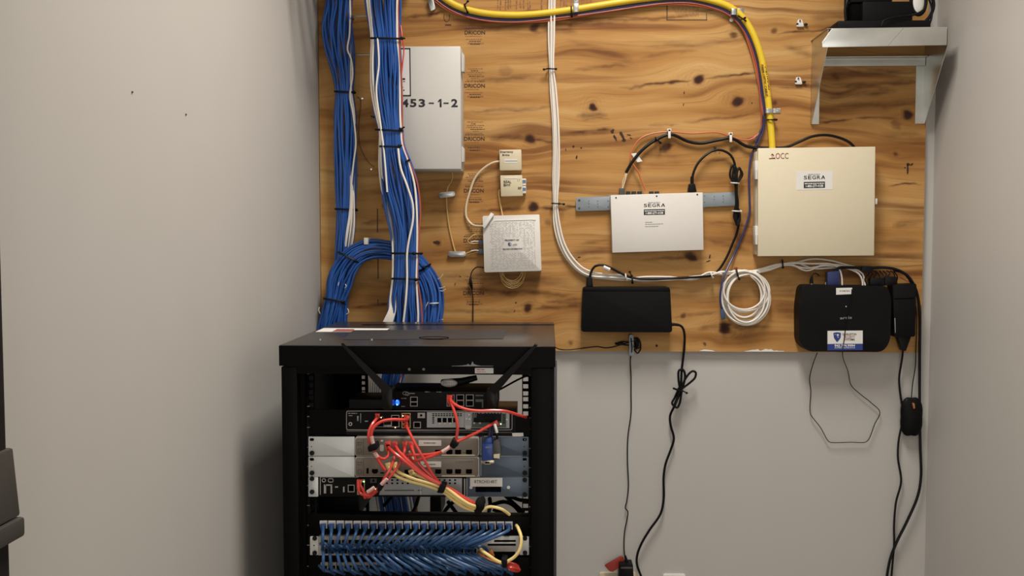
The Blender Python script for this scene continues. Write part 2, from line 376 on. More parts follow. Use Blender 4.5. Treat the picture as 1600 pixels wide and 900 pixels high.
def plywood():
    x0, x1, z0, z1 = XL + 0.002, PLY_X1, PLY_Z0, PLY_Z1
    nx, nz = 600, 440
    gx, gz = np.meshgrid(np.linspace(x0, x1, nx), np.linspace(z0, z1, nz))
    # pixel-like coordinates on the face: 1 unit is about 1.9 mm
    o = P(0, 0, FD); ex = (P(1400, 300, FD).x - P(600, 300, FD).x) / 800; X = (gx - P(1000, 300, FD).x) / ex + 1000
    ez = (P(1000, 500, FD).z - P(1000, 50, FD).z) / 450; Y = (gz - P(1000, 50, FD).z) / ez + 50
    gy = Y.copy(); dk = np.zeros_like(Y); kn = np.zeros_like(Y)
    wx = X + 9 * vnoise(X / 26, Y / 9, 21); wy = Y + 5 * vnoise(X / 30, Y / 14, 22) + 2.5 * vnoise(X / 8, Y / 5, 23)
    for (kx, ky, r, s, sw) in KNOTS:
        a = np.exp(-(((X - kx) / (r * 5.5)) ** 2 + ((Y - ky) / (sw * 1.1)) ** 2))
        gy = gy - (gy - ky) * 0.86 * a
        dd = np.sqrt(((wx - kx) / 1.12) ** 2 + (0.5 * (wy + Y) - ky) ** 2)
        kn = np.maximum(kn, s * np.clip((r * 0.88 - dd) / (r * 0.45), 0, 1))
        dk = np.maximum(dk, s * 0.80 * np.exp(-(np.maximum(dd - r * .55, 0) / (r * 0.5)) ** 2))
        dk = np.maximum(dk, s * 0.42 * (0.5 + 0.5 * np.cos(dd * 1.25)) * np.exp(-dd / (r * 1.5)))
    gy = gy + 26 * vnoise(X / 300, Y / 70, 3) + 9 * vnoise(X / 110, Y / 34, 4) + 2.5 * vnoise(X / 36, Y / 13, 5)
    for (xa, ya, xb, yb, w_, s) in STREAKS:
        L = math.hypot(xb - xa, yb - ya); tx, ty = (xb - xa) / L, (yb - ya) / L
        al = ((wx - xa) * tx + (wy - ya) * ty) / L; ac = -(wx - xa) * ty + (wy - ya) * tx
        tp = np.clip(al / 0.25, 0, 1) * np.clip((1 - al) / 0.25, 0, 1)
        dk = np.maximum(dk, s * 0.8 * np.exp(-(ac / (w_ * (0.45 + 0.55 * tp))) ** 2) * tp ** 0.6)
    dk = np.clip(dk * 1.45 * (0.9 + 0.8 * vnoise(X / 22, Y / 3, 8) + .3 * vnoise(X / 5, Y / 2, 9)), 0, 1)
    n = nx * nz
    vs = np.stack([gx, np.full_like(gx, -FD), gz], -1).reshape(-1, 3)
    idx = np.arange(n).reshape(nz, nx)
    f = np.stack([idx[:-1, :-1], idx[:-1, 1:], idx[1:, 1:], idx[1:, :-1]], -1).reshape(-1, 4).tolist()
    back = [(x0, -0.0005, z0), (x1, -0.0005, z0), (x1, -0.0005, z1), (x0, -0.0005, z1)]
    vs = np.concatenate([vs, np.array(back)]); b = n
    bot = idx[0, :].tolist(); top = idx[-1, :].tolist(); lf = idx[:, 0].tolist(); rt = idx[:, -1].tolist()
    f += [tuple(bot[::-1]) + (b, b + 1), tuple(rt[::-1]) + (b + 1, b + 2), tuple(top) + (b + 2, b + 3), tuple(lf) + (b + 3, b), (b + 1, b, b + 3, b + 2)]
    me = bpy.data.meshes.new('plywood_board'); me.from_pydata(vs.tolist(), [], f)
    for nm, arr in (('grain_x', X), ('grain_y', gy), ('late_wood_and_shade', dk), ('knot', kn)):
        at = me.attributes.new(nm, 'FLOAT', 'POINT'); at.data.foreach_set('value', np.concatenate([arr.reshape(-1), np.zeros(4)]).astype(np.float32))
    m = bpy.data.materials.new('pine_plywood'); m.use_nodes = True; nt = m.node_tree; N = nt.nodes.new; Lk = nt.links.new
    bs = nt.nodes['Principled BSDF']; bs.inputs['Roughness'].default_value = 0.6; bs.inputs['Specular IOR Level'].default_value = 0.22
    def attr(nm):
        a = N('ShaderNodeAttribute'); a.attribute_name = nm; return a.outputs['Fac']
    AX, AY, AD, AK = attr('grain_x'), attr('grain_y'), attr('late_wood_and_shade'), attr('knot')
    def mth(op, a, b_=None):
        q = N('ShaderNodeMath'); q.operation = op
        for i, v in enumerate((a, b_)):
            if v is None: continue
            if isinstance(v, (int, float)): q.inputs[i].default_value = v
            else: Lk(v, q.inputs[i])
        return q.outputs[0]
    def noise(fx, fy, seed, detail=4):
        c = N('ShaderNodeCombineXYZ'); Lk(mth('MULTIPLY', AX, fx), c.inputs[0]); Lk(mth('MULTIPLY', AY, fy), c.inputs[1]); c.inputs[2].default_value = seed
        t = N('ShaderNodeTexNoise'); t.inputs['Scale'].default_value = 1.0; t.inputs['Detail'].default_value = detail; Lk(c.outputs[0], t.inputs['Vector']); return t.outputs['Fac']
    def ramp(fac, stops):
        r = N('ShaderNodeValToRGB'); Lk(fac, r.inputs[0]); e = r.color_ramp.elements
        e[0].position, e[0].color = stops[0]; e[1].position, e[1].color = stops[-1]
        for p_, c_ in stops[1:-1]:
            q = e.new(p_); q.color = c_
        return r.outputs[0]
    def mix(fac, a, b_, typ='MIX'):
        q = N('ShaderNodeMix'); q.data_type = 'RGBA'; q.blend_type = typ
        for i, v in ((0, fac), (6, a), (7, b_)):
            if isinstance(v, (int, float)): q.inputs[i].default_value = v
            elif isinstance(v, tuple): q.inputs[i].default_value = v
            else: Lk(v, q.inputs[i])
        return q.outputs[2]
    base = ramp(noise(0.0030, 0.030, 1.3, 5), [(0.30, (0.262, 0.112, 0.028, 1)), (0.42, (0.388, 0.190, 0.054, 1)), (0.54, (0.461, 0.249, 0.081, 1)), (0.70, (0.538, 0.328, 0.126, 1))])
    where = ramp(noise(0.0034, 0.016, 5.2, 2), [(0.44, (0, 0, 0, 1)), (0.62, (1, 1, 1, 1))])
    band = ramp(noise(0.0024, 0.085, 7.7, 5), [(0.47, (0, 0, 0, 1)), (0.62, (1, 1, 1, 1))])
    base = mix(mth('MULTIPLY', mth('MULTIPLY', band, where), 0.78), base, (0.160, 0.052, 0.012, 1))
    thin = ramp(noise(0.0040, 0.26, 9.1, 3), [(0.62, (0, 0, 0, 1)), (0.74, (1, 1, 1, 1))])
    base = mix(mth('MULTIPLY', thin, 0.45), base, (0.165, 0.055, 0.014, 1))
    fib = ramp(noise(0.018, 0.9, 3.1, 3), [(0.30, (0.80, 0.76, 0.70, 1)), (0.65, (1.06, 1.06, 1.06, 1))])
    base = mix(0.5, base, fib, 'MULTIPLY')
    base = mix(AD, base, (0.080, 0.023, 0.007, 1))
    base = mix(AK, base, (0.026, 0.008, 0.004, 1))
    Lk(base, bs.inputs['Base Color'])
    bp = N('ShaderNodeBump'); bp.inputs['Strength'].default_value = 0.15; bp.inputs['Distance'].default_value = 0.0015
    Lk(noise(0.018, 0.9, 3.1, 3), bp.inputs['Height']); Lk(bp.outputs[0], bs.inputs['Normal'])
    me.materials.append(m)
    ob = bpy.data.objects.new('plywood_board', me); COL.objects.link(ob)
    return tag(ob, 'pine plywood backboard covering the upper part of the back wall', 'backboard')
PLY = plywood()
FS = FD + 0.0006
# repeated ink stamp of the fire-treated panel
for i, (yy, sl) in enumerate([(51, 0), (134, 0), (217, 0), (298, 0), (376, 0), (458, 0)]):
    mb = MB(); x0 = 726 - i * 0.4
    text_into(mb, 'DRICON', rect(x0, yy - 3.2, x0 + (32 if i != 3 else 31), yy + 3.0), FS, 0.025, 0)
    for k, (oy, a, b) in enumerate([(-27, 4, 30), (-24, 8, 24), (-21.5, 1, 33), (-18.5, 3, 31), (-15.5, 6, 33), (-12.5, 10, 26), (-9.5, 0, 33), (-7, 0, 32),
                                    (5, 0, 28), (10, 0, 30), (13, 5, 28)]):
        if i == 0 and oy < -10: continue
        dashes(mb, x0 + a + random.Random(k + 9 * i).uniform(0, 4), yy + oy, x0 + b - random.Random(k + 7 * i).uniform(0, 5), 1.05, FS, 100 * i + k, 0 if k % 3 == 1 else 1, 1.0, 4.2, .8)
    dashes(mb, x0 + 5, yy + 15.5, x0 + 30, 2.4, FS, 100 * i + 50, 1, .9, 2.6, 0.9)
    dashes(mb, x0 + 9, yy + 17.4, x0 + 24, 1.2, FS, 100 * i + 51, 0, 2, 4, .5)
    mb.build('ink_stamp', [STAMPINK, FAINTINK], PLY, angle=None)
for cols in ((777, 781), (789, 793, 797), (806, 812, 817, 824, 827), (845,), (875, 880, 884), (892,), (908, 912, 917, 922)):
    mb = MB()
    for xx in cols:
        rr = random.Random(xx); yy = -8
        while yy < 14:
            hh = rr.uniform(2, 8)
            tl, tr, br, bl = [P(a, b, FS) for a, b in rect(xx, yy, xx + rr.choice((1.0, 1.5, 2.5)), min(16, yy + hh))]
            mb.add([tl, tr, br, bl], [(0, 3, 2, 1)]); yy += hh + rr.uniform(.8, 2)
    mb.build('upright_ink_stamp', FAINTINK, PLY, angle=None)
mb = MB()
for c in (rect(1041.5, 4, 1043, 32), rect(1043, 30.5, 1105, 31.8), rect(1103.5, 20, 1104.5, 31)): mb.add([P(a, b, FS) for a, b in c], [(0, 3, 2, 1)])
for k in range(5): dashes(mb, 1050 + k * 2, 12 + k * 3, 1092, 1.0, FS, 900 + k, 1)
mb.build('boxed_ink_stamp', [STAMPINK, FAINTINK], PLY, angle=None)
mb = MB()
for c in (rect(589, 326, 590.6, 363), rect(590, 404, 591.5, 436), rect(590, 468, 591.2, 476), rect(695.5, 38, 705, 40)): mb.add([P(a, b, FS) for a, b in c], [(0, 3, 2, 1)])
mb.tube(PP([(694, 22, FS), (694, 30, FS), (698, 34, FS), (702, 30, FS), (702, 22, FS)]), 0.0008, 5, step=.002)
mb.build('ink_mark', STAMPINK, PLY, angle=None)
# torn and scarred marks in the veneer
def blotch(c, seed, m=BARK, nm='veneer_scar'):
    rr = random.Random(seed); mb = MB()
    for (cx, cy, rx, ry, rot) in c:
        vs = []
        for k in range(14):
            a = 2 * math.pi * k / 14; q = rr.uniform(.65, 1.15); ex, ey = rx * q * math.cos(a), ry * q * math.sin(a)
            vs.append(P(cx + ex * math.cos(rot) - ey * math.sin(rot), cy + ex * math.sin(rot) + ey * math.cos(rot), FS))
        mb.add(vs, [tuple(range(13, -1, -1))])
    return mb.build(nm, m, PLY, angle=None)
blotch([(957, 205, 3, 4, .4), (961, 215, 2, 6, -.4), (972, 212, 2.5, 8, -.5), (975, 219, 3.5, 2.5, 0), (983, 211, 4, 1, .2), (986, 216, 3, .8, .4)], 1)
blotch([(1419, 257, 3, 3, 0), (1418, 265, 1.7, 8, .05), (1425, 257, 3, 1.5, -.6), (1414, 262, 1.5, 1, 0)], 2)
blotch([(896, 229, 2, 2, 0), (884, 234, .8, 2, -.3), (908, 231, 1.6, 1.2, -.5), (901, 246, 1.4, 3, .2)], 3)
blotch([(683, 379, 6, 3.2, .1)], 4)
blotch([(1026, 540, 2, 2, 0), (1039, 232, 1, 1, 0)], 5)
blotch([(1109, 401, 1.2, 4, .2), (1107, 408, 4, 1, -.3), (905, 402, 3, 1, -.2), (900, 406, 2.5, 1, -.1)], 6)
blotch([(806, 473, 1.6, 1.4, 0), (804, 486, .8, 2.4, .5), (711, 444, .8, 3, .3), (719, 432, 1.5, 1, 0), (1069, 145, 1, 2.2, 0), (1068, 163, .8, 2.6, .3), (1175, 161, 1.2, 1.2, 0), (1124, 239, 1, 1, 0)], 7)
# chipped pale edge along the foot of the board
rr = random.Random(5); pts = []
for k in range(16): pts.append((1163 + k * 4.2, 549.2 - rr.uniform(1.0, 4.5) * math.sin(math.pi * (k + .5) / 16)))
mb = MB(); mb.add([P(x, y, FS) for x, y in pts] + [P(1226, 549.4, FS), P(1163, 549.4, FS)], [tuple(range(17, -1, -1))])
mb.add([P(a, b, FS) for a, b in ((1092, 548.5), (1100, 546), (1112, 547), (1118, 549.3))], [(0, 3, 2, 1)])
mb.build('chipped_edge', WHITEINK, PLY, angle=None)

# specks on the side wall
for i, (x, y) in enumerate([(206, 144), (290, 179)]):
    u = ((x - 800) / F_PX, (y - 450) / F_PX, 1.0)
    dv = Vector((XC.dot(Vector(u)), YC.dot(Vector(u)), ZC.dot(Vector(u)))); t = XL / dv.x; q = CAM + dv * t
    solo(MB().cyl((XL - 0.002, q.y, q.z), (XL + 0.002, q.y, q.z), 0.0022, 0.0016, 10), 'nail', GUNM,
         ['small dark nail head high on the bare side wall', 'tiny dark nail head lower and deeper on the bare side wall'][i], 'nail')

# ------------------------------------------------------------------ things on the backboard
# grey cabinet with numbers
c4 = [(618, 74), (720, 73), (721.5, 267), (619, 266)]
t = thing('utility_cabinet', 'grey metal wall cabinet lettered 453-1-2 partly behind the blue cables', 'cabinet', P(670, 266, 0.06))
qbox(c4, 0.108, FD, 0.003).build('cabinet_body', CABGREY, t)
door = qbox([(617, 72.5), (719.5, 72), (721, 264.5), (618, 264.5)], 0.124, 0.110, 0.003).build('door', CABGREY, t)
for a, b in ((83, 112), (229, 253)):
    mb = qbox([(721.2, a), (725, a + 2), (725.6, b), (721.7, b - 1)], 0.105, 0.07, 0.001)
    mb.cyl(P(722, a, 0.112), P(722.5, b, 0.112), 0.0032, n=10); mb.build('hinge', CABGREY, t)
mb = MB()
for ch, xa, xb in (('4', 628, 638.3), ('5', 640.6, 650.8), ('3', 654.2, 664.2), ('-', 670, 678), ('1', 684.5, 690), ('-', 693, 701), ('2', 705, 715.2)):
    if ch == '1':
        qbox([(687.2, 154.6), (689.9, 154.6), (689.9, 167.2), (687.2, 167.2)], 0.1250, 0.1246, mb=mb); qbox([(684.2, 158.2), (687.4, 154.6), (688.5, 156.4), (684.9, 159.8)], 0.1250, 0.1246, mb=mb); continue
    text_into(mb, ch, rect(xa, 154.6, xb, 167.2) if ch != '-' else rect(xa, 160.2, xb, 162.2), 0.1248, 0.03)
mb.build('numbers', INK, door, angle=None)
st = flat([(619, 76), (640.5, 76), (641.5, 149), (620, 149)], 0.1241, 'sticker', WHITEBOX, door)
mb = MB()
for c in (rect(620, 75, 641, 77), [(639.4, 75), (641.2, 75), (642.2, 150), (640.4, 150)], rect(621, 148.3, 642, 150.2)): qbox(c, 0.1250, 0.1247, mb=mb)
for c in (rect(629, 122, 633, 125), rect(629.5, 127, 633, 128), rect(629.5, 136, 630.5, 137), rect(630, 140, 632, 142)): qbox(c, 0.1250, 0.1247, mb=mb)
mb.build('printed_border', INK, st)
cable('tan_cable', 'thin tan cable dropping from the foot of the grey cabinet to a clamp', PP([(706, 268, .05), (707, 275, .045), (705, 284, .03), (700, 292, .024), (698, 304, .024), (698, 320, .022), (701, 350, .022), (707, 378, .022), (711, 392, .024), (714, 399, .024), (722, 400, .024), (736, 397, .026), (748, 394, .03)]), 0.0022, TANC)
cable('thin_brown_wire', 'thin brown wire arching over bare wood between the two blue bundles', PP([(558, 151, .03), (563, 156, .024), (561, 190, .022), (562, 225, .022), (570, 245, .022), (578, 256, .022), (585, 261, .022)]), 0.0012, mat('brown_wire', (0.12, 0.05, 0.02, 1), 0.5))
for k, (x, y) in enumerate([(566, 154), (580, 264.5)]):
    solo(MB().cyl(P(x, y, FD - .002), P(x, y, .026), 0.0032, 0.0026, 10), 'screw', ZINC, ['small bright screw at the upper end of the thin brown wire', 'small screw just below the lower end of the thin brown wire'][k], 'screw')
# rods between the bundles
for k, y in enumerate((25, 85)):
    solo(MB().cyl(P(546, y + 1, .05), P(590, y - (1 if k == 0 else 0), .05), 0.0024, n=8).box(P(549, y, .05).x - .003, P(549, y, .05).x + .003, -.05, -FD, P(549, y, .05).z - .003, P(549, y, .05).z + .003), 'standoff_rod', ZINC,
         ['bright metal rod across the gap between blue bundles, the higher one', 'bright metal rod across the gap between blue bundles, level with the cabinet top'][k], 'rod', 'rods holding the blue bundles')

def clamp(x, y, hw, hh, label, rot=0.0, dd=.03):
    c = [(x - hw, y - hh), (x + hw, y - hh), (x + hw, y + hh), (x - hw, y + hh)]
    cr, sr = math.cos(rot), math.sin(rot)
    c = [(x + (a - x) * cr - (b - y) * sr, y + (a - x) * sr + (b - y) * cr) for a, b in c]
    t = thing('cable_clamp', label, 'cable clamp', P(x, y, FD))
    qbox(roundpoly(c, hh * .9), dd, FD - .001, 0.0015).build('strap', ZINC, t)
    sx, sy = x + hw * .62 * cr, y + hw * .62 * sr
    MB().cyl(P(sx, sy, dd - .001), P(sx, sy, dd + .0025), 0.0034, 0.0028, 12).build('screw', ZINC, t)
clamp(698, 304, 13, 4.2, 'steel cable clamp on the tan cable below the grey cabinet', -.12)
clamp(714, 397, 14, 4.2, 'steel cable clamp beside the white perforated box', 0)

# two tan jack boxes
t = thing('jack_box', 'tan jack box handwritten with two words, the upper of the pair', 'jack box', P(797, 250, FD))
fc = [(780, 234), (814.5, 233.5), (815.2, 266), (780.8, 266.5)]
b = qbox(fc, 0.048, FD - .001, 0.002).build('box_cover', TANBOX, t)
text('Emergency', [(781.5, 235.6), (802, 235.4), (802, 239.6), (781.5, 240)], .0486, INK, b, 'handwriting', .02)
text('Bridge', [(785, 240.6), (796, 240.6), (796, 244.6), (785, 244.6)], .0486, INK, b, 'handwriting', .02)
qbox([(788, 248.6), (808, 248.4), (808, 254.5), (788, 254.7)], .0487, .0478).build('paper_slip', WHITEBOX, b)
qbox([(789, 251), (808, 250.8), (808, 252), (789, 252.2)], .0491, .0486).build('slot', GREYINK, b)
t = thing('jack_box', 'tan jack box with striped plugs at its side, the lower of the pair', 'jack box', P(800, 290, FD))
fc = [(781.5, 274), (816, 273.5), (817, 306), (782.5, 307)]
b = qbox(fc, 0.048, FD - .001, 0.002).build('box_cover', TANBOX, t)
text('REAL', [(787, 282), (799, 282), (799, 286.3), (787, 286.3)], .0486, INK, b, 'handwriting', .02)
text('Brri', [(787, 287), (797, 286.6), (797, 291), (787, 291.4)], .0486, INK, b, 'handwriting', .02)
text('LT', [(808.5, 279.8), (813, 279.8), (813, 283), (808.5, 283)], .0486, GREYINK, b, 'handwriting', .01)
text('RF', [(809.5, 292.5), (814.5, 292), (814.5, 296), (809.5, 296)], .0486, INK, b, 'handwriting', .03)
qbox([(788, 277.5), (809, 277.2), (809, 278.8), (788, 279)], .0489, .0478).build('paper_slip', LABELW, b)
for y in (281, 293):
    q = qbox(rect(816, y - 2, 822, y + 9), .040, .022, .001).build('plug', WHITEP, t)
    qbox(rect(816.6, y, 821.6, y + 5), .0408, .0398).build('plug_tab', SKYINK, q)
cable('cream_cable', 'thick cream cable looping from the upper tan jack box to the white perforated box', PP([(781, 252, .035), (771, 254, .034), (757, 262, .03), (743, 277, .026), (734, 300, .026), (728, 325, .026), (729, 340, .027), (738, 351, .032), (749, 353.5, .05), (755, 353, .06)]), 0.0034, CREAMC)
cable('tan_cable', 'thin tan cable from the lower tan jack box into the top of the white box', PP([(781, 296, .03), (779.5, 300, .03), (781, 315, .028), (784, 330, .03), (786, 340, .035)]), 0.0021, TANC)

# white perforated terminal box
t = thing('network_terminal', 'white perforated square box printed PROPERTY OF with a globe logo', 'network terminal', P(800, 380, FD))
fc = [(754, 337.5), (843, 335), (846, 423), (757, 425.5)]
b = qbox(roundpoly(fc, 2), 0.062, FD - .001, 0.003).build('case', WHITEBOX, t)
mb = MB()
rr = random.Random(3)
U = lambda u, v: tuple((Vector(fc[0]) * (1 - u) + Vector(fc[1]) * u) * (1 - v) + (Vector(fc[3]) * (1 - u) + Vector(fc[2]) * u) * v)
N_ = 38
for i in range(N_):
    for j in range(N_):
        u = .125 + .77 * i / (N_ - 1); v = .125 + .82 * j / (N_ - 1)
        if .36 < u < .68 and .40 < v < .66: continue
        if j % 2 == i % 3 == 0 or rr.random() < .28: continue
        x, y = U(u, v); s_ = .42
        tl, tr, br, bl = [P(a_, b_, .0626) for a_, b_ in rect(x - s_, y - s_, x + s_, y + s_)]
        mb.add([tl, tr, br, bl], [(0, 3, 2, 1)])
mb.build('perforation', mat('hole_shadow_grey', (0.30, 0.285, 0.28, 1), 0.8), b, angle=None)
qbox([U(.12, .075), U(.93, .075), U(.93, .105), U(.90, .105), U(.86, .09), U(.2, .09), U(.12, .2)], .0632, .0618, .0005).build('ridge', WHITEP, b)
text('PROPERTY OF', [(789, 374.2), (811, 373.6), (811, 376.3), (789, 376.9)], .0630, INK, b, 'lettering', .03)
text('RECORD INFORMATION', [(786, 388.4), (816, 387.4), (816, 389.6), (786, 390.6)], .0630, INK, b, 'lettering', .03)
text('at&t', [(801.5, 380.4), (808, 380.2), (808, 383.2), (801.5, 383.4)], .0630, GREYINK, b, 'lettering', .02)
mb = MB().cyl(P(796.5, 381.3, .0624), P(796.5, 381.3, .0632), 0.0052, n=20); lg = mb.build('globe_logo', BLUEINK, b)
mb = MB()
for k, yy in enumerate((378.9, 380.1, 381.3, 382.5)): qbox([(796.6, yy), (799, yy + .1), (799.1, yy + .6), (796.4, yy + .5)], .0637, .0633, mb=mb)
mb.build('logo_stripe', LABELW, lg)
solo(MB().prism(quad([(753, 353), (767, 332), (772, 335), (757, 357.5)], .075), -.073, -.064, .0015), 'plastic_clip', WHITEP, 'white plastic clip lying aslant over the corner of the white perforated box', 'clip')
for k, y in enumerate((379, 393)):
    q = qbox(rect(748, y - 4, 757, y + 4), .045, .025, .001).build('plug', mat('slate_plug', (0.05, 0.06, 0.10, 1), .5), t)
    cable('tan_cable', ['tan patch lead making a tight loop beside the white perforated box', 'tan patch lead running straight from the steel clamp into the white box'][k],
          PP([(755, 367, .04), (744, 366, .04), (735, 371, .04), (731, 377, .04), (736, 380.5, .037), (749, 380, .035)] if k == 0 else [(724, 398, .028), (733, 394, .03), (742, 392, .034), (749, 392, .035)]), 0.0018, TANC)
    cable('white_lead', ['short white lead entering the upper plug of the white box', 'short white lead entering the lower plug of the white box'][k],
          PP([(749, y - 1.5, .037), (742, y - 2, .038), (736, y - 1, .037)]), 0.0016, WHITEC)
pts = []
for k in range(64):
    a = k / 64 * 6 * 2 * math.pi; g = k / 64
    pts.append(P(800 + (20 - 6 * g + 2 * math.sin(a * 1.3)) * math.cos(a), 424 + (27 - 14 * g) * math.sin(a), .034 + .012 * g))
cable('slack_coil', 'coil of thin tan cable hanging below the white perforated box', pts, 0.0012, TANC, n=6)
t = cable('black_power_lead', 'thin black power lead dropping from the white perforated box behind the rack', PP([(756, 418.5, .035), (746, 417, .035), (739, 422, .03), (735.5, 430, .028), (735, 440, .028), (737, 452, .026), (739, 465, .024), (739, 490, .024), (739, 520, .03)]), 0.0016, RUBBER)
MB().tube(PP([(734.5, 433, .03), (735.3, 440, .031), (736.5, 447, .030), (738, 452, .028)]), lambda q: .0018 + .0032 * math.sin(math.pi * q), 10, step=.003).build('barrel_plug', RUBBER, t)

# cream fibre enclosure
t = thing('fibre_enclosure', 'large square cream metal enclosure with rust red OCC logo', 'enclosure', P(1275, 400, FD))
qbox([(1182, 236), (1366, 234), (1364, 397), (1181, 398)], 0.062, FD - .001, 0.003).build('enclosure_body', CREAMBOX, t)
dc = [(1184.5, 231.5), (1368, 229), (1366, 399.5), (1184, 400.5)]
door = qbox(dc, 0.080, 0.064, 0.002).build('door', CREAMBOX, t)
for a, b in ((251, 280), (353, 382)):
    mb = qbox(rect(1180, a, 1185, b), .078, .045, .0008); mb.cyl(P(1182, a + 14, .079), P(1182, b, .079), .003, n=10)
    mb.build('hinge', WHITEBOX, t)
qbox(rect(1367.5, 310, 1371, 319), .072, .055, .001).build('latch', WHITEBOX, t)
mb = text_into(MB(), 'OCC', [(1212, 239.2), (1232, 239), (1232, 248), (1212, 248.2)], .0806, 0.0)
for c in ([(1201.5, 247.2), (1211, 246), (1211.5, 248), (1201.5, 248.3)], [(1204.5, 242.5), (1206.5, 239.8), (1208, 240.6), (1209.6, 243.2), (1208.8, 243.8), (1207, 242.2)]): qbox(c, .0808, .0803, mb=mb)
mb.cyl(P(1206.7, 244.8, .0802), P(1206.7, 244.8, .0807), .0013, n=10)
mb.build('logo', RUST, door, angle=None)
def segra(c, d, parent, sticker):
    """printed mark: company name above a black block with a phone line"""
    (x0, y0), (x1, y1) = c
    if sticker is not None: parent = flat(sticker, d, 'sticker', LABELW, parent); d = d + .0006
    W = x1 - x0; H = y1 - y0; sl = -.02
    R = lambda a, b, e, f: [(x0 + W * a, y0 + H * b + sl * W * a), (x0 + W * e, y0 + H * b + sl * W * e), (x0 + W * e, y0 + H * f + sl * W * e), (x0 + W * a, y0 + H * f + sl * W * a)]
    mb = MB()
    for ch, e0, e1 in (('S', 0, .155), ('E', .20, .355), ('G', .395, .575), ('R', .62, .785)): text_into(mb, ch, R(e0, .12, e1, .38), d + .0004, .012)
    for cc in ([R(.82, .13, 1, .37)[3], tuple(Vector(R(.90, .13, 1, .37)[0])), tuple(Vector(R(.94, .13, 1, .37)[0])), R(.87, .13, 1, .37)[3]], [tuple(Vector(R(.89, .13, 1, .37)[0])), tuple(Vector(R(.94, .13, 1, .37)[0])), R(.82, .13, 1.0, .37)[2], R(.82, .13, .95, .37)[2]]):
        qbox(cc, d + .0006, d + .0002, mb=mb)
    mb.build('lettering', INK, parent, angle=None)
    blk = qbox(R(0, .56, 1.0, 1.0), d + .0004, d).build('black_block', INK, parent)
    mb = text_into(MB(), '1-800-277-4108', R(.09, .77, .92, .95), d + .0010, .03); dashes(mb, x0 + W * .04, y0 + H * .645, x0 + W * .96, H * .07, d + .0010, 77, 0, 1.5, 4, .5, sl)
    mb.build('phone_number', WHITEINK, blk if parent.get('category') else parent, angle=None)
    dashes(MB(), x0 + W * .2, y0, x0 + W * .8, 1.0, d + .0004, 78, 0, 1.5, 4, .5, sl).build('small_print', GREYINK, parent, angle=None)
segra(((1256, 272), (1289, 294)), .0800, door, [(1244, 268), (1301, 267), (1301, 296), (1244, 297)])

# white network unit on grey wings
t = thing('network_unit', 'flat white network unit on grey wing brackets printed SEGRA', 'network unit', P(1027, 390, FD))
fc = [(954, 305), (1098, 300.5), (1099.5, 390.5), (957, 395)]
b = qbox(fc, 0.064, 0.020, 0.0015).build('case', WHITEBOX, t)
for side, c in ((0, [(900, 308.5), (956, 306.5), (956, 328), (900, 330)]), (1, [(1096, 302.5), (1150, 299.5), (1150, 321), (1097, 323.5)])):
    q = qbox(roundpoly(c, 2.5), .030, .0255, .0006).build('wing_bracket', EARGREY, t)
    mb = MB()
    for x, y in ([(905, 313), (905, 325.5), (920, 314), (920, 318), (920, 323), (934, 314), (934, 318.5), (934, 323), (950, 314), (950, 323)] if side == 0 else [(1116, 307), (1116, 311.5), (1130, 306), (1130, 310.5), (1130, 315), (1101, 306), (1101, 316)]):
        mb.cyl(P(x, y, .0295), P(x, y, .0312), .0034 if x in (905,) else .0012, n=10)
    mb.build('bolt', GUNM, q)
    MB().box(P(956 if side == 0 else 1096, 315, .03).x - .01, P(956 if side == 0 else 1096, 315, .03).x + .01, -.027, -FD, P(1000, 325, .03).z, P(1000, 305, .03).z).build('spacer', EARGREY, q)
for x, y in ((962.5, 309), (1026, 306.5), (1089.5, 304)): MB().cyl(P(x, y, .0636), P(x, y, .0648), .0027, .0022, 12).build('screw', INK, b)
segra(((1006, 316), (1039, 336)), .0640, b, None)
mb = MB()
for k, (y, xe) in enumerate(((347, 1019), (350, 1036), (353.5, 1029))): dashes(mb, 1008, y, xe, .8, .0646, 300 + k, 0, 2, 5, .5, -.03)
mb.build('small_print', GREYINK, b, angle=None)
for x0, x1 in ((979, 985), (987.5, 994), (996.5, 1003), (1015, 1021.5), (1024, 1030)):
    qbox(rect(x0, 299, x1, 305), .052, .030, .0005).build('port', INK, t)
qbox([(968, 294), (976, 294), (976.5, 305), (967, 305)], .05, .03, .001).build('connector', GUNM, t)

# --- cables over the board
YEL = [(655, -34), (680, -14), (704, 4), (727, 14), (760, 21), (800, 23.5), (830, 22.5), (860, 19.5), (895, 15), (930, 9.5), (965, 4), (1000, -1), (1040, -5), (1080, -5), (1112, 1), (1140, 11), (1160, 27), (1174, 48), (1184, 72), (1191, 97), (1196, 125), (1200, 155), (1203, 185), (1205.5, 212), (1207, 236)]
t = cable('fibre_conduit', 'thick yellow fibre optic cable sweeping across the top of the plywood into the cream enclosure', [P(x, y, .034) for x, y in YEL], .0098, YELFIB, n=12)
mbi = MB(); vs, fs = text_geo('FIBER OPTIC CABLE', .02)
def on_curve(curve, x_off, vs, fs, s0, s1, d, hgt, mb):
    """lettering that follows a run of cable"""
    xs0 = min(v[0] for v in vs); xs1 = max(v[0] for v in vs); out = []
    for v in vs:
        a = (v[0] - xs0) / (xs1 - xs0); yy = s0 + (s1 - s0) * a
        cx = np.interp(yy, [p[1] for p in curve], [p[0] for p in curve])
        out.append(P(cx + x_off + hgt * (v[1] - .35), yy, d + .0003))
    mb.add(out, [f[::1] for f in fs])
tail = [p for p in YEL if p[0] > 1155]
sl = MB().tube([P(np.interp(y, [p[1] for p in tail], [p[0] for p in tail]), y, .034) for y in (99, 112, 125, 138, 151)], .0104, 14).build('cable_label', mat('amber_label', (0.72, 0.44, 0.02, 1), .45), t)
on_curve(tail, -1.2, vs, fs, 101, 150, .0452, 5.2, mbi)
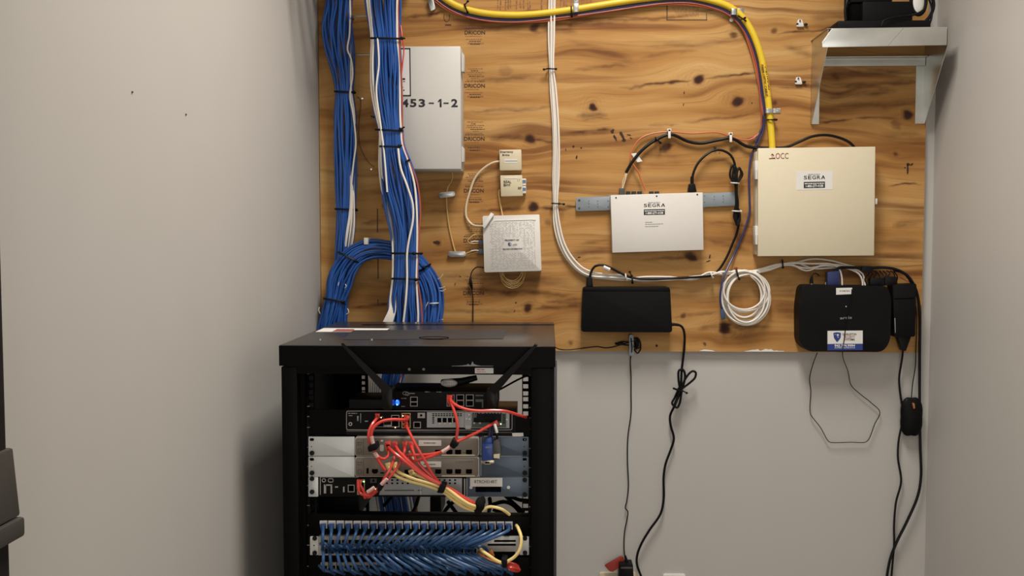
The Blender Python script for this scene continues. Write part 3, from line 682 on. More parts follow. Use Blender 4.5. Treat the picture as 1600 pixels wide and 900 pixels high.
vs, fs = text_geo('CAUTION', .02); on_curve(tail, 3.3, vs, fs, 104, 140, .0436, 4.0, mbi)
mbi.build('lettering', INK, sl, angle=None)
def along(off, d, names, r, m, label, upto, wob=0.0, extra=None):
    pts = []
    for i, (x, y) in enumerate(YEL[:upto]):
        a = Vector(YEL[max(0, i - 1)]); b_ = Vector(YEL[min(len(YEL) - 1, i + 1)]); q = (b_ - a).normalized(); nrm = Vector((-q.y, q.x))
        o_ = off + wob * math.sin(i * 1.1)
        pts.append(P(x + nrm.x * o_, y + nrm.y * o_, d))
    return cable(names, label, pts + (PP(extra) if extra else []), r, m)
along(7.0, .031, 'black_cable', .0036, NAVYC, 'dark cable lying under the yellow fibre cable along its sweep', 22, 0.5, [(1192, 195, .03), (1180, 222, .03)])
along(9.5, .030, 'indigo_cable', .0030, PURPLEC, 'indigo cable following the yellow cable then hanging to a loose blue plug', 22, 0.8,
      [(1194, 196, .03), (1186, 220, .028), (1175, 240, .026), (1170.5, 270, .026), (1171, 310, .026), (1171, 333, .026), (1160, 368, .026), (1146, 400, .027), (1132, 430, .052), (1126, 455, .056), (1126, 475, .05), (1129, 487, .045)])
mb = qbox([(1125.5, 484), (1131, 483), (1134, 498), (1128, 500)], .05, .042, .001); mb.build('network_plug', mat('dark_blue_plug', (0.03, 0.06, 0.14, 1), .4), bpy.data.objects['indigo_cable'])
along(12.0, .030, 'orange_cable', .0022, ORANGEC, 'orange cable beside the yellow one then looping down to the white network unit', 22, 0.9,
      [(1193, 190, .03), (1187, 207, .03), (1172, 218, .03), (1157, 218, .03), (1141, 213, .03), (1120, 207, .03), (1080, 208.5, .03), (1046, 206, .03), (1018, 209, .03), (1000, 217, .031), (989, 232, .032), (985, 245, .034), (989, 256, .036), (997, 268, .036), (1003, 283, .038), (1009, 298, .042)])
along(10.8, .033, 'red_cable', .0022, REDTH, 'thin dark red cable lying below the yellow cable along its sweep', 21, -0.7, [(1189, 200, .03), (1184, 210, .028), (1168, 216, .028)])
cable('black_cable', 'thick black cable draped from the cream enclosure to the white network unit', PP([(1196, 236, .04), (1180, 231, .034), (1165, 228, .032), (1143, 216, .032), (1122, 219, .03), (1095, 224, .03), (1075, 221, .03), (1048, 210, .032), (1026, 218, .032), (1005, 233, .034), (988, 253, .036), (978, 270, .038)]), .0046, RUBBER)
for k in range(3):
    cable('fibre_pigtail', 'thin pale fibre pigtail fanning from the black cable into the white unit', PP([(981, 264, .038), (977 + k, 272, .040), (974 + k * 1.2 - (k == 1) * 2, 283, .043), (971.5 + k * .6, 295, .044)]), .0011, [TANC, CREAMC, WHITEC][k], 'fibre pigtails above the white unit', n=6)
cable('black_cable', 'black cable bowing over the top of the cream enclosure', PP([(1178, 230, .03), (1200, 231, .03), (1228, 230, .03), (1248, 222, .03), (1268, 213.5, .03), (1290, 211, .03), (1311, 215, .032), (1328, 223, .036), (1338, 234, .045)]), .0040, RUBBER)
flat([(986, 240), (994, 239), (1004, 252), (996, 253.5)], .034, 'tag_label', LABELW, None).location = (0, 0, 0)
tag(bpy.data.objects['tag_label'], 'small white paper flag wrapped on the black cable above the white unit', 'label')
t = cable('power_cable', 'black power cord arching from the white network unit to its bundled slack', PP([(1081, 288, .045), (1083, 272, .045), (1090, 256, .042), (1102, 243, .04), (1116, 235, .038), (1130, 235.5, .037), (1142, 243, .037), (1148, 256, .038), (1149, 275, .04), (1150, 300, .042), (1151, 330, .043), (1154, 348, .042), (1152, 362, .036), (1145, 380, .032), (1135, 403, .03), (1122, 423, .03), (1112, 430, .036), (1095, 432.5, .045), (1060, 434.5, .052), (1015, 436, .052), (988, 434, .050), (970, 427, .048), (955, 419, .048), (942, 414, .046), (930, 416, .045), (924, 424, .045), (921, 436, .045)]), .0036, RUBBER)
mb = MB(); mb.prism(quad([(1077, 287), (1086, 287), (1089, 300), (1075, 300)], .056), -.056, -.036, .002); mb.tube(PP([(1081.5, 276, .045), (1081.3, 283, .045), (1081.5, 290, .045)]), .0052, 10); mb.build('power_plug', RUBBER, t)
mb = MB(); mb.prism(quad([(917, 433), (925, 433), (927, 450), (916, 450)], .058), -.056, -.030, .003); mb.build('power_plug', RUBBER, t)
for k, (xa, xb) in enumerate(((1142, 1146), (1146, 1149), (1152, 1156), (1150, 1158))):
    y0, y1 = (258 + 2 * k, 346 + 2 * k)
    MB().tube(PP([(1150, 290, .050), (xa - 1, 276, .049), (xa, y0 + 6, .047), ((xa + xb) / 2 + 1, y0, .046), (xb + 2, y0 + 8, .047), (1151, 290, .050), (1150 + k, 320, .051), (1147 + k, y1 - 6, .050), (1152, y1, .049), (1156, y1 - 8, .049), (1153, 325, .051)]), .0033, 8, step=.006).build('folded_slack', RUBBER, t)
cable('paper_flag', 'white paper flag taped on the black lead above the black power supply', PP([(943, 417, .0465), (953, 421.5, .0485)]), .0065, LABELW, cat='label')

# saddles, posts and ties
def saddle(x, y, label, vertical, w_, h_, dd):
    t = thing('cable_saddle', label, 'cable clamp', P(x, y, FD))
    c = rect(x - w_, y - h_, x + w_, y + h_)
    qbox(c, dd, dd - .0015, .0005).build('strap', ZINC, t)
    qbox(rect(x + w_ - 2, y - h_, x + w_ + 11, y + h_) if not vertical else rect(x - w_, y - h_ - 11, x + w_, y - h_ + 2), .0205, FD - .001, .0005).build('foot', ZINC, t)
    sx, sy = (x + w_ + 6, y) if not vertical else (x, y - h_ - 6)
    MB().cyl(P(sx, sy, .020), P(sx, sy, .0235), .0034, .0027, 12).build('screw', ZINC, t)
    if not vertical: qbox(rect(x - w_, y - h_, x - w_ + 1, y + h_), dd, FD, 0).build('side_leg', ZINC, t); qbox(rect(x + w_ - 1, y - h_, x + w_, y + h_), dd, FD, 0).build('side_leg', ZINC, t)
    else: qbox(rect(x - w_, y - h_, x + w_, y - h_ + 1), dd, FD, 0).build('side_leg', ZINC, t)
saddle(1202.5, 173, 'bright metal saddle strapping the yellow cable above the cream enclosure', False, 6, 3.6, .0475)
saddle(900, 11.5, 'bright metal saddle holding the yellow cable near the top of the board', True, 4, 7, .0475)
saddle(1147, 18, 'bright metal saddle holding the yellow cable where it bends downward', False, 4.5, 5, .0475)
def small_tie(x, y, w_, h_, rot, label, m=RUBBER, d0=.022, d1=.05, tail=None, group=None, knob=True):
    """a narrow strap across a cable: band round it, lock head and cut tail"""
    c, s = math.cos(rot), math.sin(rot); mb = MB(); pts = []
    for k in range(12):
        a = 2 * math.pi * k / 12
        pts.append(P(x + c * w_ * math.cos(a), y + s * w_ * math.cos(a), (d0 + d1) / 2 + (d1 - d0) / 2 * math.sin(a)))
    mb.tube(pts, .0021, 6, closed=True, step=.004)
    if knob:
        kx, ky = x + c * w_ * .95, y + s * w_ * .95; mb.ball(P(kx, ky, (d0 + d1) / 2 + .004), .0038, .0035, .0036, 10, 6)
    if tail:
        mb.tube(PP(tail), .0019, 6, step=.004)
        if m is RUBBER: mb.ball(P(*tail[-1]), .0040, .0035, .0034, 10, 6)
    return solo(mb, 'cable_tie', m, label, 'cable tie', group)
small_tie(728, 13, 7, 0, 1.2, 'black cable tie on the yellow cable near its low left sweep', tail=[(726, 8, .05), (731, 2, .05)])
small_tie(893, 18, 8, 0, 1.5, 'black cable tie on the yellow cable beside the top saddle')
small_tie(1160, 29, 8, 0, .6, 'black cable tie on the yellow cable just past its bend', tail=[(1157, 31, .05), (1164, 28, .05)])
small_tie(1205, 187, 6, 0, 0, 'black cable tie on the yellow cable above the cream enclosure', tail=[(1206, 187, .045), (1213, 187, .04)])
for k, (x, y) in enumerate(((1046, 208), (1142, 214))):
    mb = MB(); mb.prism(quad(rect(x - 2, y - 6, x + 2, y + 8), .040), -.040, -.037, .0006); mb.prism(quad(rect(x - 3, y - 7, x + 3, y - 3), .042), -.040, -FD + .001, .0006)
    solo(mb, 'white_clip', WHITEP, ['white clip at the crown of the thick black cable above the white unit', 'white clip on the orange and black cables beside the cream enclosure'][k], 'clip')
small_tie(1028, 219, 6, 0, .8, 'black cable tie on the thick black cable beneath its crown', d1=.045)
for k, (x, y, w_) in enumerate(((1148, 286, 6), (1151, 330, 7))):
    small_tie(x, y, w_, 0, .05, ['white twist tie round the upper bundled slack of the power cord', 'white twist tie round the lower bundled slack of the power cord'][k], WHITEP, .03, .058)
small_tie(1048 + 64, 430, 4, 0, 1.2, 'white clip tie where the power cord leaves the white cable run', WHITEP, .025, .055)
small_tie(978, 433, 5, 0, 1.45, 'white clip tie round the cable run above the black power supply', WHITEP, .025, .06)
for k, (x, y, sx) in enumerate(((1143, 31, 3.6), (1158, 36.5, 2.8))):
    solo(MB().cyl(P(x, y, FD - .001), P(x, y, .026), sx * pxm(.02), sx * pxm(.02) * .8, 12).cyl(P(x, y, .0255), P(x, y, .0265), .0014, n=8), 'white_cable_nail', WHITEP, ['round white cable nail under the bend of the yellow cable', 'small white cable nail beside the tie on the yellow cable'][k], 'nail')
for k, (x, y) in enumerate(((1251, 36.5), (1248.5, 126.5))):
    t = thing('bridle_clip', ['small steel clip on bare wood beside the metal shelf, the higher one', 'small steel clip on bare wood beside the metal shelf, the lower one'][k], 'clip', P(x, y, FD))
    qbox(roundpoly([(x - 4, y - 6), (x + 2, y - 6), (x + 4, y), (x + 5, y + 5), (x - 6, y + 5)], 1.5), .026, FD - .001, .0006).build('plate', WHITEP, t)
    MB().cyl(P(x - 1, y - 4, .0255), P(x - 1, y - 4, .029), .003, .0026, 10).build('screw', GUNM, t)
    mb = MB(); mb.ball(P(x + 8, y + 1.5, .024), .0060, .005, .0036, 10, 6); mb.ball(P(x - 5, y + 1, .024), .0034, .005, .0030, 10, 6); mb.build('anchor', INK, t)
solo(MB().cyl(P(1117, 231, FD - .001), P(1117, 231, .026), .004, .0035, 10), 'black_screw', INK, 'black screw head above the arching power cord', 'screw')

solo(MB().prism(quad(roundpoly([(668, 0), (676, -4), (681, 14), (673, 18)], 2), .03), -.032, -FD + .001, .001), 'clear_clip', ZINC, 'small pale clip near the top of the board beside the yellow cable', 'clip')
# white cable run, coil and their ties
WR = [(863, -30), (863, 10), (862.5, 60), (862, 107), (864, 140), (867, 190), (868.5, 235), (868.5, 280), (868, 318), (871, 350), (878, 380), (890, 404), (908, 423), (925, 430)]
offs = [(-4.2, 0), (-1.4, 1), (1.4, 0), (4.2, 1), (0, -1)]
for k, (o_, l_) in enumerate(offs):
    rr = random.Random(40 + k); pts = []
    for i, (x, y) in enumerate(WR):
        a = Vector(WR[max(0, i - 1)]); b_ = Vector(WR[min(len(WR) - 1, i + 1)]); q = (b_ - a).normalized(); nrm = Vector((-q.y, q.x))
        sp = 0.62 if i in (3, 8) else 1.0 + .25 * math.sin(i * .9 + k)
        pts.append(P(x - nrm.x * o_ * sp, y - nrm.y * o_ * sp, .028 + .006 * l_))
    base = [(945, 432), (975, 434), (988, 436.5), (1010, 436), (1045, 436), (1085, 433), (1108, 429), (1128, 426)]
    for i, (x, y) in enumerate(base):
        sp = -o_ * (.55 if i in (2,) else 1.0) * (1 if i < 4 else (1 if (i + k) % 2 else -.6))
        pts.append(P(x, y + sp * .8 + rr.uniform(-.6, .6), .030 + .006 * (l_ + (i % 2) * .5)))
    tail = [(1150, 425), (1175, 426), (1195, 421), (1215, 415), (1240, 413 - 3 * (k % 3)), (1270, 407 + 5 * (k % 4)), (1300, 410 + 3 * (k % 3)), (1322, 416), (1338, 420)]
    if k < 3: pts += [P(x, y + (k - 1) * 2.4, .030 + .005 * l_) for x, y in tail]
    cable('white_cable', 'white cable dropping from the top of the plywood then turning along its foot', pts, .00285, WHITEC, 'white cables in the run down the plywood')
for k in range(3):
    cable('white_cable', 'white cable rising to the router from the run under the cream enclosure', PP([(1185, 424 + k, .04), (1205, 419 + k, .038), (1230, 417 - k * 3, .036), (1260, 415 + k * 4, .036), (1290, 417 - k * 2, .038), (1318 + k * 8, 420, .042), (1336 + k * 6, 428, .046), (1344 + k * 3.2, 438, .046), (1344 + k * 4, 447, .046)] if k else [(1185, 421, .04), (1225, 412, .04), (1265, 412, .042), (1300, 413, .044), (1311, 420, .046), (1315, 432, .046), (1316, 447, .046)]), .0026, WHITEC, 'white cables rising to the router')
pts = []; rr = random.Random(9)
TURN = 11
for k in range(TURN * 14):
    a = math.pi / 2 + k / 14 * 2 * math.pi; loop = k // 14
    ox = 1.8 * math.sin(loop * 2.1); oy = 3.2 * math.sin(loop * 1.7 + 1)
    rx = 32 + 5.5 * math.sin(loop * 1.3 + .5); ry = 36 + 6 * math.sin(loop * 2.3)
    pts.append(P(1164.5 + ox + rx * math.cos(a), 462 + oy - ry * math.sin(a) + (ry - 36) * .9, .030 + .0022 * ((loop * 5) % 11)))
pts = PP([(1130, 429, .034), (1145, 427, .034)]) + pts + PP([(1180, 425, .04), (1200, 419, .038)])
cable('cable_coil', 'coil of white cable hung on a nail between black power supply and router', pts, .00275, WHITEC, cat='coil', n=8, step=.009)
solo(MB().cyl(P(1150, 419, .015), P(1150, 419, .065), .0028, n=10).ball(P(1150, 419, .065), .005, .002, .005, 12, 6), 'hanging_nail', RUST, 'rusty nail head above the coil of white cable', 'nail')
small_tie(1152, 428, 3, 0, 1.4, 'black tie hanging the white coil on its nail', d0=.024, d1=.068, tail=[(1151, 421, .06), (1153, 430, .066), (1155, 436, .06)], knob=False)
small_tie(862, 107.5, 7, 0, .05, 'black cable tie on the white cables high on the plywood', d1=.045, tail=[(858, 107, .045), (850, 108.5, .04)])
small_tie(868, 318, 6, 0, .05, 'black cable tie on the white cables beside the grey wing bracket', d1=.045, tail=[(870, 318, .045), (881, 319, .04)])
small_tie(988, 436, 6, 0, 1.5, 'black cable tie upright on the cable run above the black power supply', d1=.06, tail=[(987, 432, .06), (984, 425, .055)])
small_tie(1223, 412, 6, 0, 1.5, 'black cable tie on the white cables under the cream enclosure', d1=.05)

# black power supply
t = thing('power_supply', 'wide flat black power supply screwed to the plywood beside the rack', 'power supply', P(980, 518, FD))
qbox(roundpoly([(911, 449), (1047, 449), (1050.5, 519.5), (908, 518.5)], 5), .072, FD - .001, .008, 3).build('case', BLACKP, t)
qbox([(912, 449), (1046, 449), (1047, 455), (911.5, 455)], .0735, .066, .002).build('top_ridge', BLACKP, t)
t = cable('power_cable', 'thick black cord falling from the black power supply to a folded bunch and the floor', PP([(1048, 507, .045), (1058, 507, .045), (1066, 511, .045), (1069.5, 522, .045), (1069, 545, .042), (1065, 580, .03), (1063, 610, .03), (1055, 632, .03), (1047, 650, .02), (1048, 665, .018), (1053, 685, .018), (1048, 703, .018), (1040, 725, .018), (1037, 745, .018), (1037, 780, .018), (1032, 803, .018), (1015, 828, .02), (1003, 848, .022), (996, 866, .022), (995, 880, .022), (1000, 896, .022), (1012, 925, .02), (1020, 960, .02)]), .0036, RUBBER)
MB().tube(PP([(1048, 507, .045), (1054, 507, .045), (1061, 508, .045)]), lambda q: .0055 - .0015 * q, 10).build('strain_relief', RUBBER, t)
for c in ([(1063, 612, .035), (1060, 590, .035), (1061, 579, .036), (1066, 577, .036), (1070, 583, .035), (1069, 598, .034), (1062, 615, .034)],
          [(1064, 608, .037), (1072, 590, .038), (1082, 580, .038), (1087, 582, .038), (1086, 590, .037), (1078, 598, .036), (1066, 607, .035)],
          [(1063, 605, .033), (1058, 622, .034), (1054, 634, .035), (1058, 637, .036), (1062, 630, .036), (1065, 612, .035)],
          [(1061, 606, .03), (1054, 622, .03), (1050, 630, .032), (1053, 634, .034), (1059, 620, .035), (1063, 604, .034)]):
    MB().tube(PP(c), .0034, 8, step=.005).build('folded_slack', RUBBER, t)
small_tie(1060, 610, 6, 0, .3, 'black twist tie round the folded bunch of the thick black cord', d0=.024, d1=.046, tail=[(1064, 609, .04), (1073, 614, .036)])
small_tie(1057, 608, 4, 0, .3, 'stub end of the twist tie on the folded black cord', d0=.024, d1=.044, tail=[(1057, 608, .04), (1053, 607, .04)], knob=False)
solo(qbox(roundpoly(rect(983, 523, 990, 556), 2.5), .040, FD - .001, .002), 'cable_clamp', EARGREY, 'grey upright clamp below the black power supply', 'cable clamp')
cable('thin_black_cable', 'thin black cord dropping straight from the grey clamp to the wall outlet', PP([(986, 528, .042), (987.5, 545, .042), (985, 562, .03), (986, 590, .015), (986, 615, .012), (986, 645, .012), (981, 683, .012), (980.5, 720, .012), (982, 760, .012), (979, 785, .012), (977, 794, .012), (981, 799, .012), (980, 810, .012), (976, 830, .014), (975, 855, .018), (977, 875, .03)]), .0018, RUBBER)
cable('thin_black_cable', 'thin black cord wandering along the plywood foot from the rack to a bunched clamp', PP([(868, 543, .06), (876, 546, .026), (890, 546.5, .024), (910, 544, .022), (935, 541.5, .022), (945, 543.5, .022), (958, 542, .024), (972, 538, .03), (986, 534, .036)]), .0016, RUBBER)
mb = MB()
for c in ([(962, 538, .03), (970, 534, .034), (984, 534, .038), (995, 532, .038)], [(961, 536, .03), (972, 538, .034), (986, 540, .038)], [(988, 530, .038), (996, 528, .036), (1001, 537, .034), (998, 544, .036), (990, 542, .038)], [(990, 528, .04), (999, 532, .036), (1001, 545, .034), (996, 552, .032), (991, 546, .036)], [(991, 532, .042), (996, 538, .044), (994, 546, .042), (990, 540, .04)]):
    mb.tube(PP(c), .0022, 8, step=.006)
mb.ball(P(969, 537, .032), .014, .006, .005); mb.ball(P(995, 537, .036), .008, .006, .012)
solo(mb, 'bunched_cable', RUBBER, 'bunched thin black cord wound round the grey clamp', 'cord')

# black router and its neighbours
t = thing('router', 'black router with white and blue company sticker at the foot of the plywood', 'router', P(1320, 548, FD))
rc = roundpoly([(1253, 445), (1388, 447), (1393, 470), (1391, 533), (1380, 550), (1262, 549), (1248.5, 535), (1248, 480)], 9, 5)
case = qbox(rc, .075, FD - .001, .010, 4).build('case', BLACKP, t)
lb = flat([(1306.5, 450), (1331.5, 449.5), (1331.5, 459.5), (1306.5, 460.5)], .0752, 'paper_label', LABELW, case)
dashes(MB(), 1312, 453.5, 1328, 2.2, .0760, 410, 0, 1.5, 4, .8).build('printing', GREYINK, lb, angle=None)
MB().ball(P(1322, 479, .0755), .0016, .001, .0016, 10, 6).build('indicator', WHITEP, case)
text('arris', [(1312.5, 495), (1331, 494), (1331, 498), (1312.5, 499)], .0757, GREYINK, case, 'embossed_name', .01)
sk = flat([(1293, 517), (1348, 516.5), (1348, 547), (1293, 547.5)], .0752, 'company_sticker', LABELW, case)
qbox([(1293, 537.4), (1348, 537), (1348, 547), (1293, 547.5)], .0759, .0757).build('blue_band', BLUEINK, sk)
mb = text_into(MB(), 'CHARLESTON', [(1316, 520.5), (1338, 520.5), (1338, 524), (1316, 524)], .0760, .02, 0)
text_into(mb, 'SECURITY', [(1318.5, 524.7), (1336, 524.7), (1336, 528.2), (1318.5, 528.2)], .0760, .02, 1)
text_into(mb, 'SYSTEMS', [(1319, 528.9), (1335.5, 528.9), (1335.5, 532.4), (1319, 532.4)], .0760, .02, 0)
text_into(mb, '943.774.9994', [(1304, 538.2), (1336, 538), (1336, 542.2), (1304, 542.4)], .0764, .03, 2)
dashes(mb, 1304, 543.2, 1336, .8, .0764, 433, 2, 2, 5, .5)
mb.build('lettering', [INK, REDINK, WHITEINK], sk, angle=None)
mb = qbox(roundpoly([(1302, 520), (1308, 519), (1314, 520), (1313.5, 528), (1308, 535), (1303, 528)], 1.5), .0761, .0757); mb.build('shield_logo', BLUEINK, sk)
mb = MB(); qbox([(1307.5, 522), (1311, 522.5), (1310, 525), (1307.5, 524.5)], .0764, .0761, mb=mb); qbox([(1308, 525.5), (1310.5, 527), (1309.5, 528)], .0764, .0761, mb=mb); qbox([(1304, 522.5), (1305.5, 521.8), (1305, 523.5)], .0764, .0761, mb=mb); mb.build('logo_patch', LABELW, sk)
for k, (x, w_) in enumerate(((1268, 5), (1290, 3), (1383, 3))): MB().cyl(P(x, 445, .045), P(x, 441, .045), .004 if k == 0 else .0025, n=10).build('jack', ZINC, t)
q = cable('coax_lead', 'short curled black lead plugged into the router top', PP([(1268, 441, .045), (1268.5, 434, .045), (1271, 428, .043), (1276, 427.5, .04), (1280, 431, .036)]), .0016, RUBBER)
MB().tube(PP([(1268, 443, .045), (1268, 437, .045), (1268.5, 432, .045)]), lambda g: .0058 - .0025 * g, 10).build('boot', RUBBER, q)
q = cable('blue_network_lead', 'short blue network lead bent over at the router top', PP([(1303, 445, .05), (1303, 434, .05), (1304, 426, .048), (1310, 421, .044), (1318, 419, .04)]), .0032, BLUEC2)
qbox([(1293, 425), (1312, 423), (1312, 447), (1293, 447)], .058, .040, .002).build('boot', mat('navy_boot', (0.012, 0.022, 0.10, 1), .5), q)
cable('black_cable', 'thick black cord from the router top over to the hanging cords beside the corner', PP([(1305, 424, .05), (1310, 419, .05), (1330, 418, .05), (1355, 419, .052), (1380, 418, .052), (1400, 421, .052), (1417, 430, .05), (1428, 445, .048), (1434, 463, .044), (1437, 490, .04), (1437, 560, .026), (1437, 640, .02), (1438, 700, .02), (1439, 745, .02), (1434, 775, .02), (1417, 815, .02), (1402, 845, .02), (1392, 870, .02), (1386, 900, .02), (1382, 950, .02)]), .0042, RUBBER)
cable('black_cable', 'black cord from the slim black adapter passing under the hanging mouse', PP([(1412, 536, .045), (1409.5, 560, .03), (1405, 590, .02), (1406, 610, .018), (1410, 640, .014), (1409, 662, .012), (1404, 690, .012), (1403, 715, .014), (1408, 752, .014), (1400, 785, .014), (1397, 820, .014), (1397, 850, .014), (1393, 900, .014), (1390, 950, .014)]), .0032, RUBBER)
cable('black_wire', 'thin black wire looping in a polygon below the router', PP([(1331, 452, .077), (1330, 470, .0775), (1325, 490, .0775), (1322, 505, .077), (1319, 530, .077), (1316.5, 548, .074), (1318, 562, .04), (1325, 580, .02), (1330, 602, .012), (1342, 614, .012), (1362, 630, .012), (1375, 644, .012), (1367, 662, .012), (1357, 687, .012), (1352, 691, .012), (1330, 691, .012), (1300, 691.5, .012), (1295, 690, .012), (1282, 668, .012), (1267, 648, .012), (1265.5, 640, .012), (1267, 610, .012), (1265, 592, .012), (1270, 570, .03), (1277, 551, .05)]), .0013, RUBBER, n=6)
t = thing('power_adapter', 'slim black power adapter standing upright beside the router', 'power adapter', P(1413, 530, FD))
qbox(roundpoly([(1395, 445), (1432, 443), (1430, 526), (1398, 527)], 3), .066, FD - .001, .004).build('case', BLACKP, t)
qbox([(1397, 466), (1428, 465), (1428, 467), (1397, 468)], .0665, .065).build('seam', BLACKD, t)
MB().prism(quad([(1402, 526), (1423, 526), (1415, 548), (1409, 548)], .05), -.055, -.03, .002).build('power_plug', RUBBER, t)
qbox([(1397.5, 497), (1399, 497), (1399.5, 520), (1398.5, 520)], .0668, .065).build('edge_mark', GREYINK, t)
mb = MB()
rr = random.Random(4)
for k in range(9):
    x0 = 1352 + k * 5.5; mb.tube(PP([(x0, 423, .045), (x0 + 6, 427 + rr.uniform(-2, 6), .05), (x0 + rr.uniform(-2, 8), 436, .05), (x0 + 3, 446, .045)]), .0018, 6, step=.008)
qbox(roundpoly(rect(1347, 416, 1364, 426), 3), .058, .04, .002, mb=mb); qbox(roundpoly(rect(1360, 434, 1382, 447), 3), .056, .04, .002, mb=mb); qbox(roundpoly(rect(1383, 432, 1402, 446), 3), .056, .04, .002, mb=mb)
solo(mb, 'lead_tangle', RUBBER, 'tangle of black leads and plugs on top of the router and adapter', 'leads')
q = cable('red_wire', 'thin dark red wire slanting behind the black leads near the corner', PP([(1405, 432, .035), (1415, 438, .03), (1425, 442, .026)]), .0012, REDTH)
t = thing('computer_mouse', 'black computer mouse hanging by its cord in the corner', 'mouse', P(1424, 680, .01))
mb = MB(); mb.ball(P(1424, 651, .024), 16.5 * pxm(.024), .017, 29.5 * pxm(.024), 24, 16)
o = mb.build('mouse_body', BLACKP, t, 60)
for v in o.data.vertices:
    c = P(1424, 651, .024); dx = (v.co.x - c.x); dz = (v.co.z - c.z)
    nx_ = max(-1, min(1, dx / (16.5 * pxm(.024)))); nz_ = max(-1, min(1, dz / (29.5 * pxm(.024))))
    sq = 1 + .13 * (abs(nx_) ** 1.5) * (abs(nz_) ** 1.5) * 4
    v.co.x = c.x + dx * min(sq, 1.25); v.co.z = c.z + dz * min(sq, 1.15)
qbox(roundpoly([(1426, 630), (1429, 630), (1430, 638), (1427.5, 639)], 1.4), .0415, .034, .001).build('scroll_wheel', BRASSL, t)
cable('mouse_cable', 'thin black cord holding up the hanging computer mouse', PP([(1424, 623, .024), (1426, 600, .02), (1430, 575, .02), (1431, 550, .03), (1432, 510, .045), (1431, 480, .05), (1424, 445, .05), (1412, 428, .05), (1395, 423, .05)]), .0016, RUBBER)

# outlets at the foot of the picture
t = thing('power_outlet', 'beige outlet plate low on the wall holding the black plug', 'outlet', P(960, 930, 0))
qbox(roundpoly(rect(936.5, 895, 997, 985), 3), .006, -.001, .0015).build('cover_plate', TANBOX, t)
for y in (912, 950): qbox(roundpoly(rect(958, y, 976, y + 24), 6), .0075, .004, .0008).build('socket_face', TANBOX, t)
t = thing('plug_adapter', 'small black plug-in adapter seated in the beige outlet', 'power adapter', P(978, 900, .02))
qbox(roundpoly([(968, 882), (989, 882), (991, 915), (967, 915)], 2), .050, .006, .003).build('case', BLACKP, t)
qbox([(970, 886), (988, 886), (988, 889), (970, 889)], .0505, .049, .0005).build('ridge', GUNM, t)
MB().tube(PP([(977, 868, .03), (979, 876, .03), (980, 884, .03)]), lambda g: .0025 + .004 * g, 10).build('cord_boot', RUBBER, t)
mb = MB().prism(quad(roundpoly([(944, 883), (970, 868), (975, 871), (975, 882), (958, 893), (952, 892.5)], 2), .02), -.021, -.019, .0004); mb.build('hanging_tag', TAGRED)
tag(bpy.data.objects['hanging_tag'], 'red plastic tag tied to the thin cord above the beige outlet', 'tag')
t = thing('power_outlet', 'white outlet plate low on the wall below the thick black cord', 'outlet', P(1052, 930, 0))
qbox(roundpoly(rect(1036, 897.5, 1071, 985), 3), .006, -.001, .0015).build('cover_plate', WHITEP, t)
for y in (912, 950): qbox(roundpoly(rect(1045, y, 1063, y + 24), 6), .0075, .004, .0008).build('socket_face', WHITEP, t)

# galvanized wall shelf
SD = .165
t = thing('metal_shelf', 'galvanized metal wall shelf with angled brackets high in the corner', 'shelf', P(1365, 190, FD))
fd = FD + SD
zt = P(1400, 43, fd).z; x0 = P(1285, 60, fd).x; x1 = P(1481, 60, fd).x
if x1 > XR - .004: x1 = XR - .004
lipb = P(1400, 72, fd).z
mb = MB(); mb.prism(quad([(1300, 44.5), (1480, 42), (1479, 70.5), (1285, 74), (1284, 66)], fd), -fd - .0012, -fd, .0003)
mb.build('front_lip', GALV, t)
MB().box(x0 + .012, x1 - .002, -fd, -FD, zt - .0022, zt - .0008).build('shelf_plate', GALV, t)
bx0 = P(1268, 100, FD).x; bx1 = P(1445, 100, FD).x
# left side: lip return and gusset
for side, bx in ((0, bx0), (1, bx1 - .001)):
    fx = x0 + .002 if side == 0 else x1 - .006
    zb = P(1268, 194, FD).z; zl = lipb; mb = MB()
    th = .0014
    A = [(fx if 0 else bx, -FD, zb), (bx, -FD, zt - .003), (bx + (fx - bx) * 0, -fd + .004, zt - .003), (bx, -fd + .004, zl), ]
    poly = [(-FD, zb), (-FD, zt - .003), (-fd + .003, zt - .003), (-fd + .003, zl + .003), (-FD - .010, zb)]
    vs = [(bx, y, z) for y, z in poly] + [(bx + th, y, z) for y, z in poly]; n = len(poly)
    mb.add(vs, [tuple(range(n)), tuple(range(2 * n - 1, n - 1, -1))] + [(i, i + n, (i + 1) % n + n, (i + 1) % n) for i in range(n)])
    mb.build('gusset', GALV, t)
    w_ = .024
    MB().box(bx if side == 0 else bx - w_, bx + w_ if side == 0 else bx + th, -FD - .0016, -FD + .001, zb, P(1300, 104, FD).z).build('wall_flange', GALV, t)
MB().box(bx0 + .002, bx1 - .002, -FD - .010, -FD - .0085, P(1350, 104, FD).z, P(1350, 92, FD).z).build('back_rail', GALV, t)
MB().box(bx0 + .002, bx1 - .002, -FD - .030, -FD + .001, P(1350, 91.5, FD).z, P(1350, 91.5, FD).z + .0014).build('back_rail', GALV, t)
mb = MB(); qbox([(1411, 44), (1412, 44), (1388.5, 71), (1387.5, 71)], fd + .0015, fd + .0011, mb=mb); mb.build('scratch', GREYINK, t)
